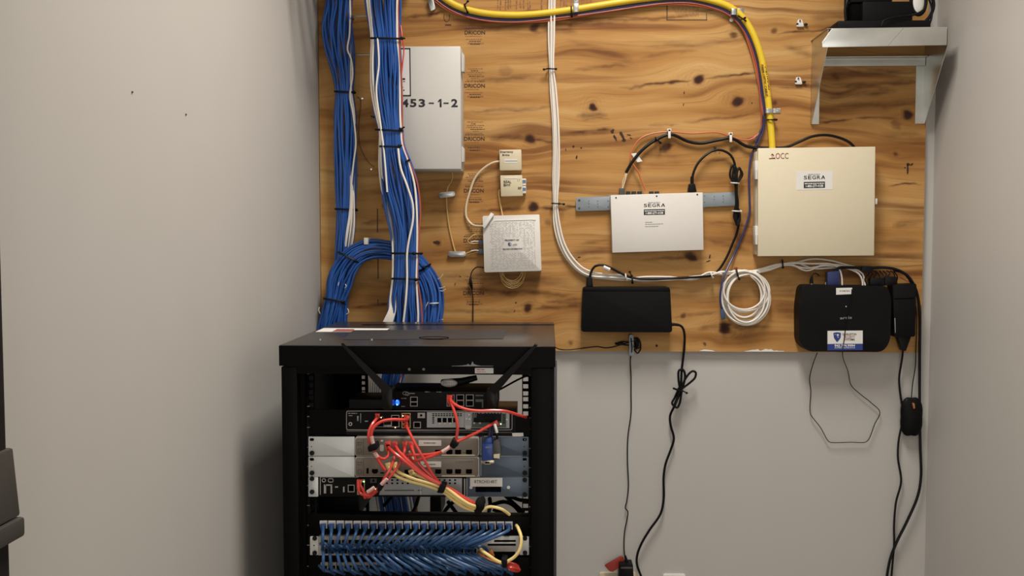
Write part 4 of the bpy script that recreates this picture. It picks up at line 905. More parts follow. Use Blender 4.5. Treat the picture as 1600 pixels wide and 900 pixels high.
# things on the shelf
zs = zt - .0008
def on_shelf(xa, xb, ya, yb, dd): return P(xa, ya, dd).x, P(xb, ya, dd).x, P((xa + xb) / 2, ya, dd).z
t = thing('flat_recorder', 'low flat black box lying on the metal shelf', 'box', Vector((P(1380, 43, .12).x, -.12, zs)))
xa, xb, zz = on_shelf(1309, 1455, 31.5, 43, .155)
MB().box(xa, xb, -.155, -.03, zs, zz, .004).build('case', BLACKP, t)
t = thing('black_power_pack', 'boxy black power pack standing on the flat black box', 'power pack', Vector((P(1385, 30, .12).x, -.12, zz)))
xa, xb, z2 = on_shelf(1333, 1427, 2, 30, .13)
MB().box(P(1348, 10, .13).x, xb, -.13, -.05, zz, z2, .004).build('case', BLACKP, t)
MB().box(xa, P(1347, 10, .12).x, -.12, -.05, zz, z2 - .004, .003).build('side_block', BLACKD, t)
MB().box(P(1330, 0, .12).x, P(1395, 0, .12).x, -.12, -.05, z2 + .0005, z2 + .06, .004).build('upper_block', BLACKP, t)
t = thing('pale_disc', 'pale round disc with a black rim standing at the corner end of the shelf', 'disc', P(1435, 20, .12))
mb = MB(); c = P(1435, 3, .125); mb.ball(c, 9 * pxm(.125), .006, 17 * pxm(.125), 24, 12); mb.build('disc_face', LABELW, t)
pts = [P(1435 + 11 * math.cos(a), 3 + 19.5 * math.sin(a), .122) for a in [2 * math.pi * k / 20 for k in range(20)]]
MB().tube(pts, .006, 8, closed=True).build('rim', BLACKP, t)
for k, (lb, c) in enumerate((('black lead standing up at the open end of the shelf', [(1322, 32, .1), (1321, 15, .1), (1324, 0, .1), (1328, -16, .09)]),
             ('black lead curling over the flat black box on the shelf', [(1377, 41, .165), (1380, 33, .166), (1392, 28, .165), (1412, 25, .160), (1432, 22, .155), (1446, 12, .15), (1448, -4, .15), (1445, -20, .14)]),
             ('black lead looping beside the corner wall over the shelf end', [(1450, 42, .14), (1455, 30, .14), (1456, 12, .14), (1452, 0, .14), (1446, -12, .14)]),
             ('thick black lead curving nearest the corner wall on the shelf', [(1444, 36, .12), (1454, 24, .12), (1459, 8, .12), (1455, -8, .12), (1448, -22, .12)]))):
    cable('black_lead', lb, PP(c), .0048 if k in (0, 3) else .003, RUBBER)

# ------------------------------------------------------------------ blue cable bundles
def bundle(name, path, n1, n2, white_front, red_front, label_b, label_w, grp, seed, mats=(BLUEC, BLUEC2), r=.0032, wander=.13, ties=(), tuck=()):
    """path: pixel x, y, half width, depth, half thickness; n1 cables on the front layer, n2 behind"""
    rr = random.Random(seed); cent = [Vector((p[0], p[1])) for p in path]; m = len(path)
    nrm = []
    for i in range(m):
        q = (cent[min(m - 1, i + 1)] - cent[max(0, i - 1)]).normalized(); nrm.append(Vector((q.y, -q.x)))
    for layer, n in ((1, n1), (.1, n2), (-1, n2)):
        for k in range(n):
            u0 = -1 + 2 * (k + .5) / n if n > 1 else 0
            white = layer == 1 and k in white_front; red = layer == 1 and k in red_front
            ph, fr = rr.uniform(0, 6.28), rr.uniform(.8, 1.5); ph2 = rr.uniform(0, 6.28); pts = []
            for i, p in enumerate(path):
                amp = (.25 if i in ties else 1.0) * (.45 if layer == 1 and k in white_front else 1.0)
                u = max(-1, min(1, u0 + amp * wander * math.sin(ph + fr * i)))
                lay = -.6 if (white and tuck and k in tuck and i >= (9 if k else 9) and (k or i < 12)) else layer
                dd = p[3] + lay * p[4] * math.sqrt(max(.05, 1 - u * u)) + amp * .0035 * math.sin(ph2 + 1.3 * i)
                c = cent[i] + nrm[i] * (u * p[2]); pts.append(P(c.x, c.y, dd))
            mm = WHITEC if white else REDTH if red else mats[0] if rr.random() < .6 else mats[1]
            lab = label_w if white else ('red cable running down inside the blue cable bundle before the cabinet' if red else label_b)
            cable('white_network_cable' if white else 'red_network_cable' if red else name, lab, pts, r * (.8 if red else 1), mm, (grp + ', white ones') if white else grp + ', red ones' if red else grp, n=7, step=.02)
bundle('blue_network_cable', [(531, -34, 23, .062, .016), (530, 8, 21, .062, .016), (529, 42, 25, .062, .016), (532, 80, 22, .062, .016), (536, 112, 17, .06, .016), (538, 143, 14, .06, .016), (540, 180, 17, .06, .017), (541, 222, 18, .06, .017), (541, 270, 17, .06, .017), (540, 326, 15, .06, .016), (540, 352, 14, .06, .016), (538, 385, 13, .055, .015), (535, 430, 12, .05, .014), (530, 500, 12, .05, .014), (528, 600, 12, .05, .014)],
       12, 8, (10,), (), 'blue cable in the bundle running down beside the corner wall', 'white cable in the bundle running down beside the corner wall', 'cables in the corner bundle', 1, ties=(5, 9))
cable('white_network_cable', 'white cable straying along the front of the corner bundle', PP([(541, 62, .085), (547, 30, .085), (546, 55, .086), (543, 78, .086), (548, 90, .086), (551, 115, .086), (547, 150, .084), (552, 180, .084), (556, 225, .084), (553, 250, .084), (549, 290, .084), (548, 330, .083), (543, 365, .082), (540, 385, .075)][1:]), .0026, WHITEC, 'cables in the corner bundle, straying white ones')
for k in range(3):
    cable('white_network_cable', 'white cable fanning out low on the front of the corner bundle', PP([(547 + k * 2.0, 255 + 18 * k, .060), (548 + k * 2.4, 285 + 9 * k, .080), (547 + k * 3.2, 326, .082), (544.5 + k * 4.6, 345, .083), (541 + k * 5.5, 368, .082), (539 + k * 5, 388, .07)]), .0024, WHITEC, 'cables in the corner bundle, fanning white ones')
MAIN = [(597, -34, 29, .165, .022), (599, 10, 27, .165, .022), (602, 60, 23, .165, .022), (603, 100, 24, .165, .022), (604, 140, 24, .165, .022), (607, 175, 22, .165, .022), (611, 202, 19, .165, .022), (612, 228, 20, .165, .022), (617, 258, 25, .162, .022), (623, 290, 29, .16, .022), (630, 330, 27, .158, .022), (634, 365, 23, .156, .022), (634, 396, 21, .155, .021), (633, 437, 21, .155, .021), (632, 470, 25, .155, .022), (632, 505, 27, .155, .022), (618, 545, 26, .15, .022), (604, 590, 25, .15, .022), (601, 620, 25, .15, .022), (604, 690, 26, .15, .022), (620, 785, 30, .15, .022), (626, 840, 28, .15, .022), (630, 960, 28, .15, .022)]
bundle('blue_network_cable', MAIN, 16, 15, (0, 1, 14), (15,), 'blue cable in the main bundle passing before the grey cabinet into the rack', 'white cable in the main bundle passing before the grey cabinet into the rack', 'cables in the main bundle', 2, ties=(2, 6, 7, 12, 13), tuck=(0, 1), wander=.10)
cable('white_network_cable', 'white cable crossing over the front of the main blue bundle from its edge', PP([(590, 60, .192), (592, 100, .192), (588, 140, .192), (594, 190, .192), (599, 228, .192), (602, 260, .192), (605, 300, .190)]), .0026, WHITEC)
cable('white_network_cable', 'white cable slanting across the lower main bundle to the rack', PP([(622, 232, .193), (626, 262, .195), (636, 290, .195), (645, 320, .193), (645, 345, .191), (639, 375, .190), (636, 397, .188), (636, 437, .188), (634, 470, .190), (630, 506, .19)]), .0030, WHITEC)
cable('red_network_cable', 'thin red cable straying out over the edge of the grey cabinet', PP([(626, 40, .17), (629, 60, .175), (631, 78, .172), (629, 100, .168), (627, 118, .162)]), .0018, REDC)
ARCH = [(672, 560, 15, .13, .02), (672, 520, 16, .13, .02), (676, 485, 16, .12, .02), (674, 455, 17, .11, .02), (662, 427, 16, .09, .02), (640, 402, 14, .075, .018), (612, 391, 14, .07, .018), (580, 389, 15, .075, .018), (556, 399, 17, .08, .02), (540, 418, 18, .082, .02), (530, 442, 19, .082, .02), (524, 466, 16, .082, .018), (518, 490, 15, .082, .02), (512, 516, 15, .082, .02), (508, 560, 14, .085, .02)]
bundle('blue_network_cable', ARCH, 12, 8, (), (), 'blue cable arching sideways between the two blue bundles above the rack', '', 'cables in the arching bundle', 3, ties=(4, 8, 11))
for k in range(7):
    cable('white_network_cable', 'white cable fanning into the rack beside the foot of the main bundle', PP([(618 + k, 440, .135), (614 + k * .8, 462, .158), (608 + k * 1.6, 485, .172), (600 + k * 2.2, 502, .176), (590 + k * 2.6, 525, .178), (579 + k * 3.0, 575, .182), (574 + k * 3.3, 600, .184), (574 + k * 3.6, 640, .18), (580 + k * 3.6, 690, .17)]), .0024, WHITEC, 'white cables fanning at the foot of the main bundle')
def band(x, y, hw, d, th, label, rot=0.0, tail=None, m=RUBBER):
    mb = MB(); c, s = math.cos(rot), math.sin(rot); pts = []
    for k in range(24):
        a = 2 * math.pi * k / 24; ca = math.cos(a); sa = math.sin(a)
        sq = lambda v: math.copysign(abs(v) ** .75, v)
        pts.append(P(x + c * hw * sq(ca), y + s * hw * sq(ca), d + th * sq(sa)))
    mb.tube(pts, .0031, 6, closed=True, step=.005, flat=.55)
    if tail:
        mb.tube(PP(tail), .0024, 6, step=.004); mb.ball(P(*tail[0]), .0058, .005, .005, 10, 6)
    return solo(mb, 'cable_tie', m, label, 'cable tie')
band(538, 143.5, 15.5, .06, .022, 'black tie round the corner bundle level with the cabinet numbers', .04, [(553, 144.5, .065), (556, 145, .06)])
band(540, 327, 17, .06, .022, 'black tie round the lower corner bundle above the arch', .03, [(556, 328, .065), (559, 329, .06)])
band(604, 60, 25, .165, .03, 'black tie round the main bundle just above the cabinet top', .02, [(628, 60, .175), (633, 60, .17)])
band(608, 203.5, 22, .165, .03, 'black tie round the main bundle with its tail over the cabinet', .05, [(626, 202, .185), (632, 198.5, .18)])
band(610, 229, 17, .168, .029, 'black tie round the main bundle below the tie with the tail', .02, [(624, 228, .185), (628, 227, .18)])
band(634, 396, 22.5, .155, .029, 'black tie round the main bundle beside the arch crown', .01, [(647, 396, .183), (649, 396, .182)])
band(634, 436, 22, .155, .029, 'black tie round the main bundle low above the rack', .03, [(650, 437, .18), (653, 437, .178)])
band(545, 402, 19, .081, .026, 'black tie round the arching bundle where it turns down', .45, [(556, 408.5, .1), (559, 410, .095)])
band(522, 469, 17, .082, .024, 'black tie round the arching bundle low beside the corner wall', .15, [(535, 472, .1), (540, 476, .095)])
band(661, 420, 14, .09, .026, 'black tie round the arching bundle on the far side of the main bundle', -.55, [(662, 418, .115), (665, 416, .11)])
small_tie(654, 396, 4, 0, .1, 'short black tie stub beside the tie at the arch crown', d0=.13, d1=.17, tail=[(655, 396, .165), (659, 396, .16)], knob=True)
small_tie(582, 182, 2, 0, .1, 'tiny black tie stub on the edge of the main bundle', d0=.15, d1=.185, tail=[(581, 182, .185), (584, 182.5, .185)], knob=False)
small_tie(636, 252, 3, 0, -.3, 'small black tie on the white cables beside the cabinet foot', d0=.15, d1=.19, tail=[(633, 253, .188), (639, 250, .185)], knob=False)
solo(qbox(rect(568.5, 371.5, 575, 382), .1, .04, .001), 'white_clip', WHITEP, 'white clip behind the crown of the arching bundle', 'clip')
mb = MB(); q = small_tie(678, 474, 7, 0, -.05, 'thin white tie round the loose ends of the arching bundle', WHITEP, .105, .15, knob=False)
for k, (c) in enumerate(([(684, 436, .12), (688, 434, .125), (692, 429, .13)], [(685, 450, .12), (690, 450, .125), (695, 448, .13)], [(686, 453, .12), (691, 455, .125), (696, 452, .13)], [(664, 484, .14), (666, 478, .145), (669, 472, .146)], [(527, 425, .11), (528.5, 446, .112), (529.5, 441, .113)][1:], [(539, 450, .11), (541, 447, .112), (539.5, 444, .11)], [(682, 500, .13), (688, 500, .135), (692, 499, .14)], [(500, 490, .09), (498, 484, .092), (499, 480, .09)], [(543, 482, .09), (545, 488, .092), (541, 491, .09)])):
    cable('stripped_wire_end', 'short stripped wire end sticking out of the arching blue bundle', PP(c), .0011, WHITEC, 'stripped wire ends on the arching bundle', cat='wire', n=6, step=.004)

# ------------------------------------------------------------------ equipment rack
RF, RR_, RL = .832, .25, .802
zt = P(650, 540, RF).z; zc = P(650, 573, RF).z
rx0 = P(436, 556, RF).x; rx1 = P(868, 556, RF).x
px0 = P(439.5, 600, RF).x; px1 = P(866, 600, RF).x
rack = thing('equipment_rack', 'tall black open-front equipment rack standing against the cable wall', 'rack', Vector(((rx0 + rx1) / 2, -.55, 0)))
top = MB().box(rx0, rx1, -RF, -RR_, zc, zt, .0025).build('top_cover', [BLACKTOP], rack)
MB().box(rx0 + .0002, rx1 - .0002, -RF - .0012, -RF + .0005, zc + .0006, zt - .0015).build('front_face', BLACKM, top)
z_ = lambda y, d: P(650, y, d).z
# things printed or fixed on the cover: a point on the cover's surface under a pixel
def on_top(px, py, lift=0.0):
    u = Vector(((px - 800) / F_PX, (py - 450) / F_PX, 1.0)); dv = Vector((XC.dot(u), YC.dot(u), ZC.dot(u))); t = (zt + lift - CAM.z) / dv.z
    return CAM + dv * t
def top_plate(c4, th, name, m, parent):
    q = [on_top(x, y) for x, y in c4]; n = len(q); mb = MB()
    vs = [(v.x, v.y, zt - .0002) for v in q] + [(v.x, v.y, zt + th) for v in q]
    mb.add(vs, [tuple(range(n)), tuple(range(n, 2 * n))] + [(i, (i + 1) % n, (i + 1) % n + n, i + n) for i in range(n)]); return mb.build(name, m, parent)
VENTM = mat('dark_vent_mesh', (0.022, 0.020, 0.020, 1), .55, var=.4, scale=500)
v = top_plate([(552, 516.5), (792, 515.5), (786, 530), (536, 531)], .0012, 'vent_plate', VENTM, top)
top_plate([(566, 507), (866, 507), (866, 508), (565, 508)], .0008, 'seam_ridge', BLACKM, top)
q = [on_top(678 + 23 * math.cos(a), 529 + 1.7 * math.sin(a)) for a in [2 * math.pi * k / 20 for k in range(20)]]
MB().tube([(p.x, p.y, zt + .0016) for p in q], .0011, 5, closed=True, step=.006).build('cable_hole', BLACKD, v)
pl = MB(); q = [on_top(x, y, .001) for x, y in ((506, 512.5), (608.5, 513.2), (601, 518), (493, 518.3))]
pl.add([(p.x, p.y, zt + .0004) for p in q] + [(p.x, p.y, zt + .0010) for p in q], [(0, 1, 2, 3), (4, 5, 6, 7), (0, 1, 5, 4), (1, 2, 6, 5), (2, 3, 7, 6), (3, 0, 4, 7)])
sheet = solo(pl, 'paper_sheet', LABELW, 'white printed sheet lying on top of the black rack', 'paper')
q = [on_top(x, y, .002) for x, y in ((527, 513.6), (554, 513.8), (551, 517.4), (519, 517.4))]
MB().add([(p.x, p.y, zt + .0014) for p in q], [(0, 1, 2, 3)]).build('printed_patch', PINKPAPER, sheet)
for x, y in ((500.5, 531.5), (581, 531.5), (650, 505)):
    p = on_top(x, y); MB().cyl((p.x, p.y, zt - .001), (p.x, p.y, zt + .003), .0032, .0026, 10).build('screw', ZINC, top)
# chalky scrape on the front edge
rr = random.Random(2); mb = MB(); pts = [(706 + k * 2.3, 572 - (0.3 + 3.0 * math.exp(-((k - 13) / 6) ** 2) * rr.uniform(.1, 1.0) + (5 if k == 14 else 2.5 if k == 11 else 0))) for k in range(29)]
for k in range(28): mb.add([P(pts[k][0], pts[k][1], RF + .0016), P(pts[k + 1][0], pts[k + 1][1], RF + .0016), P(pts[k + 1][0], 572.3, RF + .0016), P(pts[k][0], 572.3, RF + .0016)], [(0, 3, 2, 1)])
mb.build('chalk_scrape', mat('chalky_scrape', (0.20, 0.20, 0.20, 1), .8, var=.7, scale=260), top, angle=None)
qbox(roundpoly(rect(742, 575, 771, 583.5), 1), RF - .0005, RF - .002).build('label_plate', SILVER, rack)
mb = MB(); dashes(mb, 745, 577, 757, 1.2, RF, 510, 0); dashes(mb, 745, 580.5, 759, 1.0, RF, 511, 0); mb.build('printing', REDINK, rack, angle=None)
for x in (639.5, 662):
    MB().cyl(P(x, 577, RF - .003), P(x, 577, RF + .0008), .0036, .003, 12).build('bolt', GUNM, rack)
zh = z_(585, RF)
MB().box(px0 + .01, px1 - .01, -RF + .002, -RF + .03, zh, zc + .001).build('front_header', BLACKM, rack)
MB().box(px0, P(464, 600, RF).x, -RF, -RF + .06, 0.02, zc - .0015, .002).build('front_post', BLACKM, rack)
MB().box(P(830, 600, RF).x, px1, -RF, -RF + .06, 0.02, zc - .0015, .002).build('front_post', BLACKM, rack)
MB().box(px1 - .0005, px1 + .006, -RF + .02, -RF + .03, .25, z_(565, RF)).build('side_hook', BLACKTOP, rack)
# mounting rails with square holes
def rail(xa, xb, ha, hb, d, name='mounting_rail'):
    mb = strip_with_holes(MB(), P(xa, 700, d).x, P(xb, 700, d).x, .05, z_(584, d), -d, -d + .002, P(ha, 700, d).x, P(hb, 700, d).x)
    return mb.build(name, BLACKM, rack, angle=None)
rail(477, 493, 484, 490.8, RL); rail(815.8, 830, 817.3, 825.2, RL)
rail(561, 576, 566, 571.2, RR_ + .02); rail(838, 851, 840, 845, RR_ + .02)
MB().box(P(465, 700, RL).x, P(477.5, 700, RL).x, -RL - .003, -RL + .02, .05, z_(584, RL)).build('rail_bracket', BLACKM, rack)
MB().box(P(829, 700, RL).x, P(834, 700, RL).x, -RL - .003, -RL + .02, .05, z_(584, RL)).build('rail_bracket', BLACKM, rack)
MB().box(px0 + .004, px0 + .006, -RF + .05, -RR_ - .005, .05, zc).build('side_panel', BLACKM, rack)
MB().box(px1 - .006, px1 - .004, -RF + .05, -RR_ - .005, .05, zc).build('side_panel', BLACKM, rack)
MB().box(px0, P(562, 700, .27).x, -RR_ - .03, -RR_, .02, zc).build('rear_post', BLACKM, rack)
MB().box(P(850, 700, .27).x, px1, -RR_ - .03, -RR_, .02, zc).build('rear_post', BLACKM, rack)
MB().box(px0, px1, -RF, -RR_, .02, .06).build('base', BLACKM, rack)
# rail numbers and scuffs on the rails
mb = MB()
for k, y in enumerate((583, 634, 650, 667, 698, 728, 758, 789, 820, 851, 884)): dashes(mb, 480, y, 484, 1.6, RL + .0006, 600 + k, 0, .8, 1.6, .5); dashes(mb, 826.6, y + 2, 829.4, 1.6, RL + .0006, 620 + k, 0, .8, 1.4, .4)
mb.build('rail_numbers', GREYINK, rack, angle=None)

# --- equipment in the rack, top down
DF = .806
def ear_screws(t, pts, d=None):
    for x, y in pts: MB().cyl(P(x, y, (d or DF + .002) - .002), P(x, y, (d or DF + .002) + .003), .0056, .0050, 14).build('mounting_screw', BLACKP, t)
# small black modem with two paddle antennas
t = thing('cellular_modem', 'black modem with glowing blue light and two paddle antennas at the rack top', 'modem', P(675, 638, .72))
zb = z_(639.5, DF); zm = z_(611.5, DF)
xa, xb = P(606, 625, DF).x, P(776, 625, DF).x
body = MB().box(xa, xb, -DF, -DF + .125, zb, zm, .002).build('case', BLACKP, t)
MB().box(P(545, 625, DF).x, xa + .001, -DF + .001, -DF + .10, zb, z_(625, DF), .001).build('side_tray', BLACKP, t)
def port(c, d, parent, rim=PORTGREY, hole=BLACKD, name='port', w_=1.1):
    (x0, y0, x1, y1) = c
    r0 = qbox(rect(x0, y0, x1, y1), d + .0006, d - .002).build(name, rim, parent)
    qbox(rect(x0 + w_, y0 + w_, x1 - w_, y1 - w_), d + .0009, d).build('opening', hole, r0); return r0
for a in ((641, 620, 652.5, 635),): 
    q = port(a, DF, t, w_=1.0); qbox(rect(a[0], 627.3, a[2], 628.8), DF + .0013, DF).build('divider', PORTGREY, q)
for x in (698, 713, 728):
    q = port((x, 616.5, x + 12, 635), DF, t, w_=1.0); qbox(rect(x, 624.8, x + 12, 626.3), DF + .0013, DF).build('divider', PORTGREY, q)
mb = qbox(rect(743, 617, 755, 619), DF + .0006, DF - .001); mb = qbox(rect(743, 624, 755, 628), DF + .0006, DF - .001, mb=mb); qbox(rect(753, 628, 755, 637), DF + .0006, DF - .001, mb=mb); mb.build('card_slot', BOARDGR, t)
mb = MB(); mb.tube([P(632 + 4.2 * math.cos(a) + 1.5, 614 + 2.6 * math.sin(a) + .5, DF + .0004) for a in [2 * math.pi * k / 14 for k in range(14)]], .0007, 5, closed=True, step=.003)
mb.tube([P(635 + 3.0 * math.cos(a) + 1.5, 616 + 2.4 * math.sin(a) - .5, DF + .0004) for a in [2 * math.pi * k / 14 for k in range(14)]], .0007, 5, closed=True, step=.003)
qbox(rect(640, 614, 648, 615.4), DF + .0005, DF - .0002, mb=mb); mb.build('logo', GREYINK, t)
mb = MB(); dashes(mb, 627, 622, 635, 1, DF + .0004, 700); dashes(mb, 627, 634.5, 634, 1, DF + .0004, 701); dashes(mb, 664, 611.8, 672, 1, DF + .0004, 702); dashes(mb, 682, 612, 690, 1, DF + .0004, 703); mb.build('printing', GREYINK, t, angle=None)
MB().ball(P(621, 629, DF), .0046, .002, .0066, 14, 8).build('indicator_light', LEDBLUE, t)
MB().ball(P(620.5, 632, DF + .001), .0022, .002, .0024, 12, 8).build('indicator_light', LEDCYAN, t); MB().ball(P(620, 626, DF + .001), .0014, .002, .0014, 12, 8).build('indicator_light', LEDCYAN, t)
ANT = mat('antenna_plastic', (0.006, 0.005, 0.005, 1), .36, spec=.16, var=.2, scale=40)
def antenna(p0, p1, w0, w1):
    a, b = Vector(p0[:2]), Vector(p1[:2]); q = (b - a).normalized(); n_ = Vector((-q.y, q.x)); mb = MB()
    d0, d1 = p0[2], p1[2]; vs = []
    for c, d, w_ in ((a, d0, w0), (b - q * 1.5, d1, w1), (b, d1, w1 * .6)):
        for s_, o_ in ((-1, .004), (1, .004), (1, -.004), (-1, -.004)): vs.append(P(c.x + n_.x * w_ * s_, c.y + n_.y * w_ * s_, d + o_))
    mb.add(vs, [(3, 2, 1, 0), (8, 9, 10, 11)] + [(i * 4 + k, i * 4 + (k + 1) % 4, i * 4 + 4 + (k + 1) % 4, i * 4 + 4 + k) for i in range(2) for k in range(4)])
    return mb.build('antenna', ANT, t)
antenna((606, 611, .842), (534, 536.5, .862), 7.0, 2.2); antenna((768, 613, .842), (839, 537.5, .862), 7.0, 2.2)
MB().cyl(P(838, 538, .862), P(838, 538, .8685), .0022, .0016, 10).build('antenna_tip', GUNM, t)
for x0, x1, y0 in ((596, 613.5, 606), (760, 776, 609)):
    MB().prism(quad(roundpoly([(x0, y0), (x1, y0), (x1, 640), (x0 + 3, 640)], 4), .84), -.846, -DF + .002, .003).build('antenna_hinge', ANT, t)
# gadget on the modem
t = thing('oval_gadget', 'black gadget with a pale oval face lying on the modem', 'gadget', P(712, 607, .76))
c = P(708, 600, .79)
mb = MB(); mb.tube([P(692, 600.5, .77), P(704, 598.5, .775), P(722, 596, .772), P(735, 592.5, .77), P(745, 590, .77)], lambda g: .0115 - .0055 * g, 14); mb.build('handle', BLACKP, t)
mb = MB(); mb.ball(P(701.5, 598.5, .789), 13.6 * pxm(.8), .004, 6.6 * pxm(.8), 24, 10); mb.build('oval_face', SILVER, t)
dashes(MB(), 692, 597, 711, 2.4, .7932, 720, 0, 1.2, 3, 1).build('printing', GREYINK, t, angle=None)
cable('black_antenna_lead', 'thin black lead slanting up past the modem to the rail', PP([(772, 612, .70), (782, 608, .68), (803, 596.5, .66), (815, 590.5, .64), (826, 586, .62), (840, 578, .58)]), .0024, RUBBER)
# rack router with light outline
t = thing('rack_router', 'black rack router with thin pale outline and pierced grey module', 'router', P(670, 680, .6))
xa, xb = P(541, 655, DF).x, P(800.5, 655, DF).x
MB().box(xa, P(806, 655, DF).x, -DF, -.675, z_(680.5, DF), z_(641.5, DF), .001).build('chassis', [BLACKTOP], t)
MB().box(xa, P(806, 655, DF).x, -DF - .0003, -DF + .001, z_(680.4, DF), z_(641.7, DF)).build('front_face', BLACKP, t)
MB().box(P(484, 655, DF).x, xa, -DF + .001, -DF + .004, z_(680, DF), z_(641, DF)).build('rack_ear', BLACKM, t)
MB().box(xb, P(828, 655, DF).x, -DF + .001, -DF + .004, z_(680, DF), z_(650, DF)).build('rack_ear', BLACKM, t)
mb = MB(); mb.tube([P(x, y, DF + .0004) for x, y in roundpoly([(541.5, 642.5), (800, 643), (800, 671.5), (541.5, 671.5)], 2.5, 4)], .0009, 5, closed=True, step=.004); mb.build('outline', PORTGREY, t)
MB().box(xa, xb, -DF - .0015, -DF + .01, z_(675.2, DF), z_(673.7, DF)).build('ridge', GUNM, t)
mb = MB(); dashes(mb, 544, 645.3, 558, 1.1, DF + .0006, 730); dashes(mb, 545, 649, 551, 1.0, DF + .0006, 731)
for c in (rect(563, 646, 564, 661), rect(558, 650, 560, 658), rect(570, 657.5, 575, 659), rect(588, 665, 600, 667), rect(600, 664, 612, 667.4), rect(596, 650, 598, 664)): qbox(c, DF + .0009, DF - .0005, mb=mb)
mb.build('printing', PORTGREY, t, angle=None)
MB().cyl(P(547.5, 662.5, DF - .001), P(547.5, 662.5, DF + .002), .0042, n=14).build('power_jack', PORTGREY, t); MB().cyl(P(547.5, 662.5, DF), P(547.5, 662.5, DF + .0025), .0022, n=12).build('jack_hole', BLACKD, t)
port((611, 648.5, 624, 667.5), DF, t, w_=1.2); port((627.5, 645.5, 641.5, 669), DF, t, rim=mat('gold_port_rim', (0.45, 0.36, 0.18, 1), .4), w_=1.4); port((646, 659, 657.5, 669), DF, t, w_=1.2)
port((585, 651, 600, 667.5), DF, t, rim=GUNM)
q = qbox(rect(652.5, 645, 664, 653.3), DF + .0015, DF - .001).build('coax_socket', PORTGREY, t); MB().cyl(P(658, 649, DF), P(658, 649, DF + .0022), .0028, n=12).build('socket_hole', BLACKD, q)
for x, y in ((595.5, 652.5), (629.5, 649.8), (638, 649.8), (638, 666), (617.6, 668)): MB().ball(P(x, y, DF + .001), .0013, .0012, .0013, 8, 6).build('status_light', LEDAMBER, t)
q = qbox(rect(667, 643.8, 725, 668), DF + .0020, DF - .001).build('interface_module', MODGREY, t)
mb = MB()
for j in range(3):
    for i in range(11): qbox(rect(675.5 + i * 4.3, 646 + j * 2.8, 678.6 + i * 4.3, 647.5 + j * 2.8), DF + .0024, DF, mb=mb) if (j < 2 or i < 1) else None
for j in range(3): qbox(rect(675.5, 654 + j * 3, 678.5, 655.6 + j * 3), DF + .0024, DF, mb=mb)
mb.build('vent_slots', BLACKD, q)
for x in (683.3, 691.6, 699.8, 708): qbox([(x, 653), (x + 6.2, 653), (x + 6.2, 660), (x, 660)], DF + .0026, DF).build('port', BLACKD, q)
mb = MB()
for x in (685.5, 693.8, 702): qbox(rect(x, 661, x + 3, 662.6), DF + .0026, DF, mb=mb)
mb.build('port_tabs', SWITCHC, q)
qbox(rect(727.5, 665.5, 735.5, 670.5), DF + .004, DF).build('thumb_screw', SILVER, t)
q = qbox(rect(725.5, 643.8, 796, 669), DF + .0016, DF - .001).build('interface_module', MODGREY, t)
mb = MB(); qbox(rect(737, 646, 791, 668), DF + .0020, DF, mb=mb); mb.build('circuit_board', BOARDGR, q)
mb = MB(); qbox(rect(745, 647, 783, 658.5), DF + .006, DF, mb=mb); qbox(rect(740, 653, 778, 660), DF + .0045, DF, mb=mb); mb.build('black_connector', BLACKP, q)
mb = MB()
for x, y in ((733, 648), (729, 654.5), (733.5, 655), (741, 654.5), (741, 661), (750, 661), (792, 655.5)): mb.cyl(P(x, y, DF + .0015), P(x, y, DF + .0035), .0024, .0018, 8)
mb.build('stud', SILVER, q)
mb = MB()
for x in (738.5, 742, 745, 750, 757, 762, 767, 772, 777, 782): qbox(rect(x, 645, x + 2.2, 646.2), DF + .0026, DF, mb=mb)
for y in (648, 651, 654, 657, 660): qbox(rect(786, y, 789, y + 1.3), DF + .0026, DF, mb=mb)
mb.build('vent_slots', BLACKD, q)
MB().ball(P(782.5, 662.5, DF + .002), .0015, .0012, .0015, 8, 6).build('status_light', LEDAMBER, t)
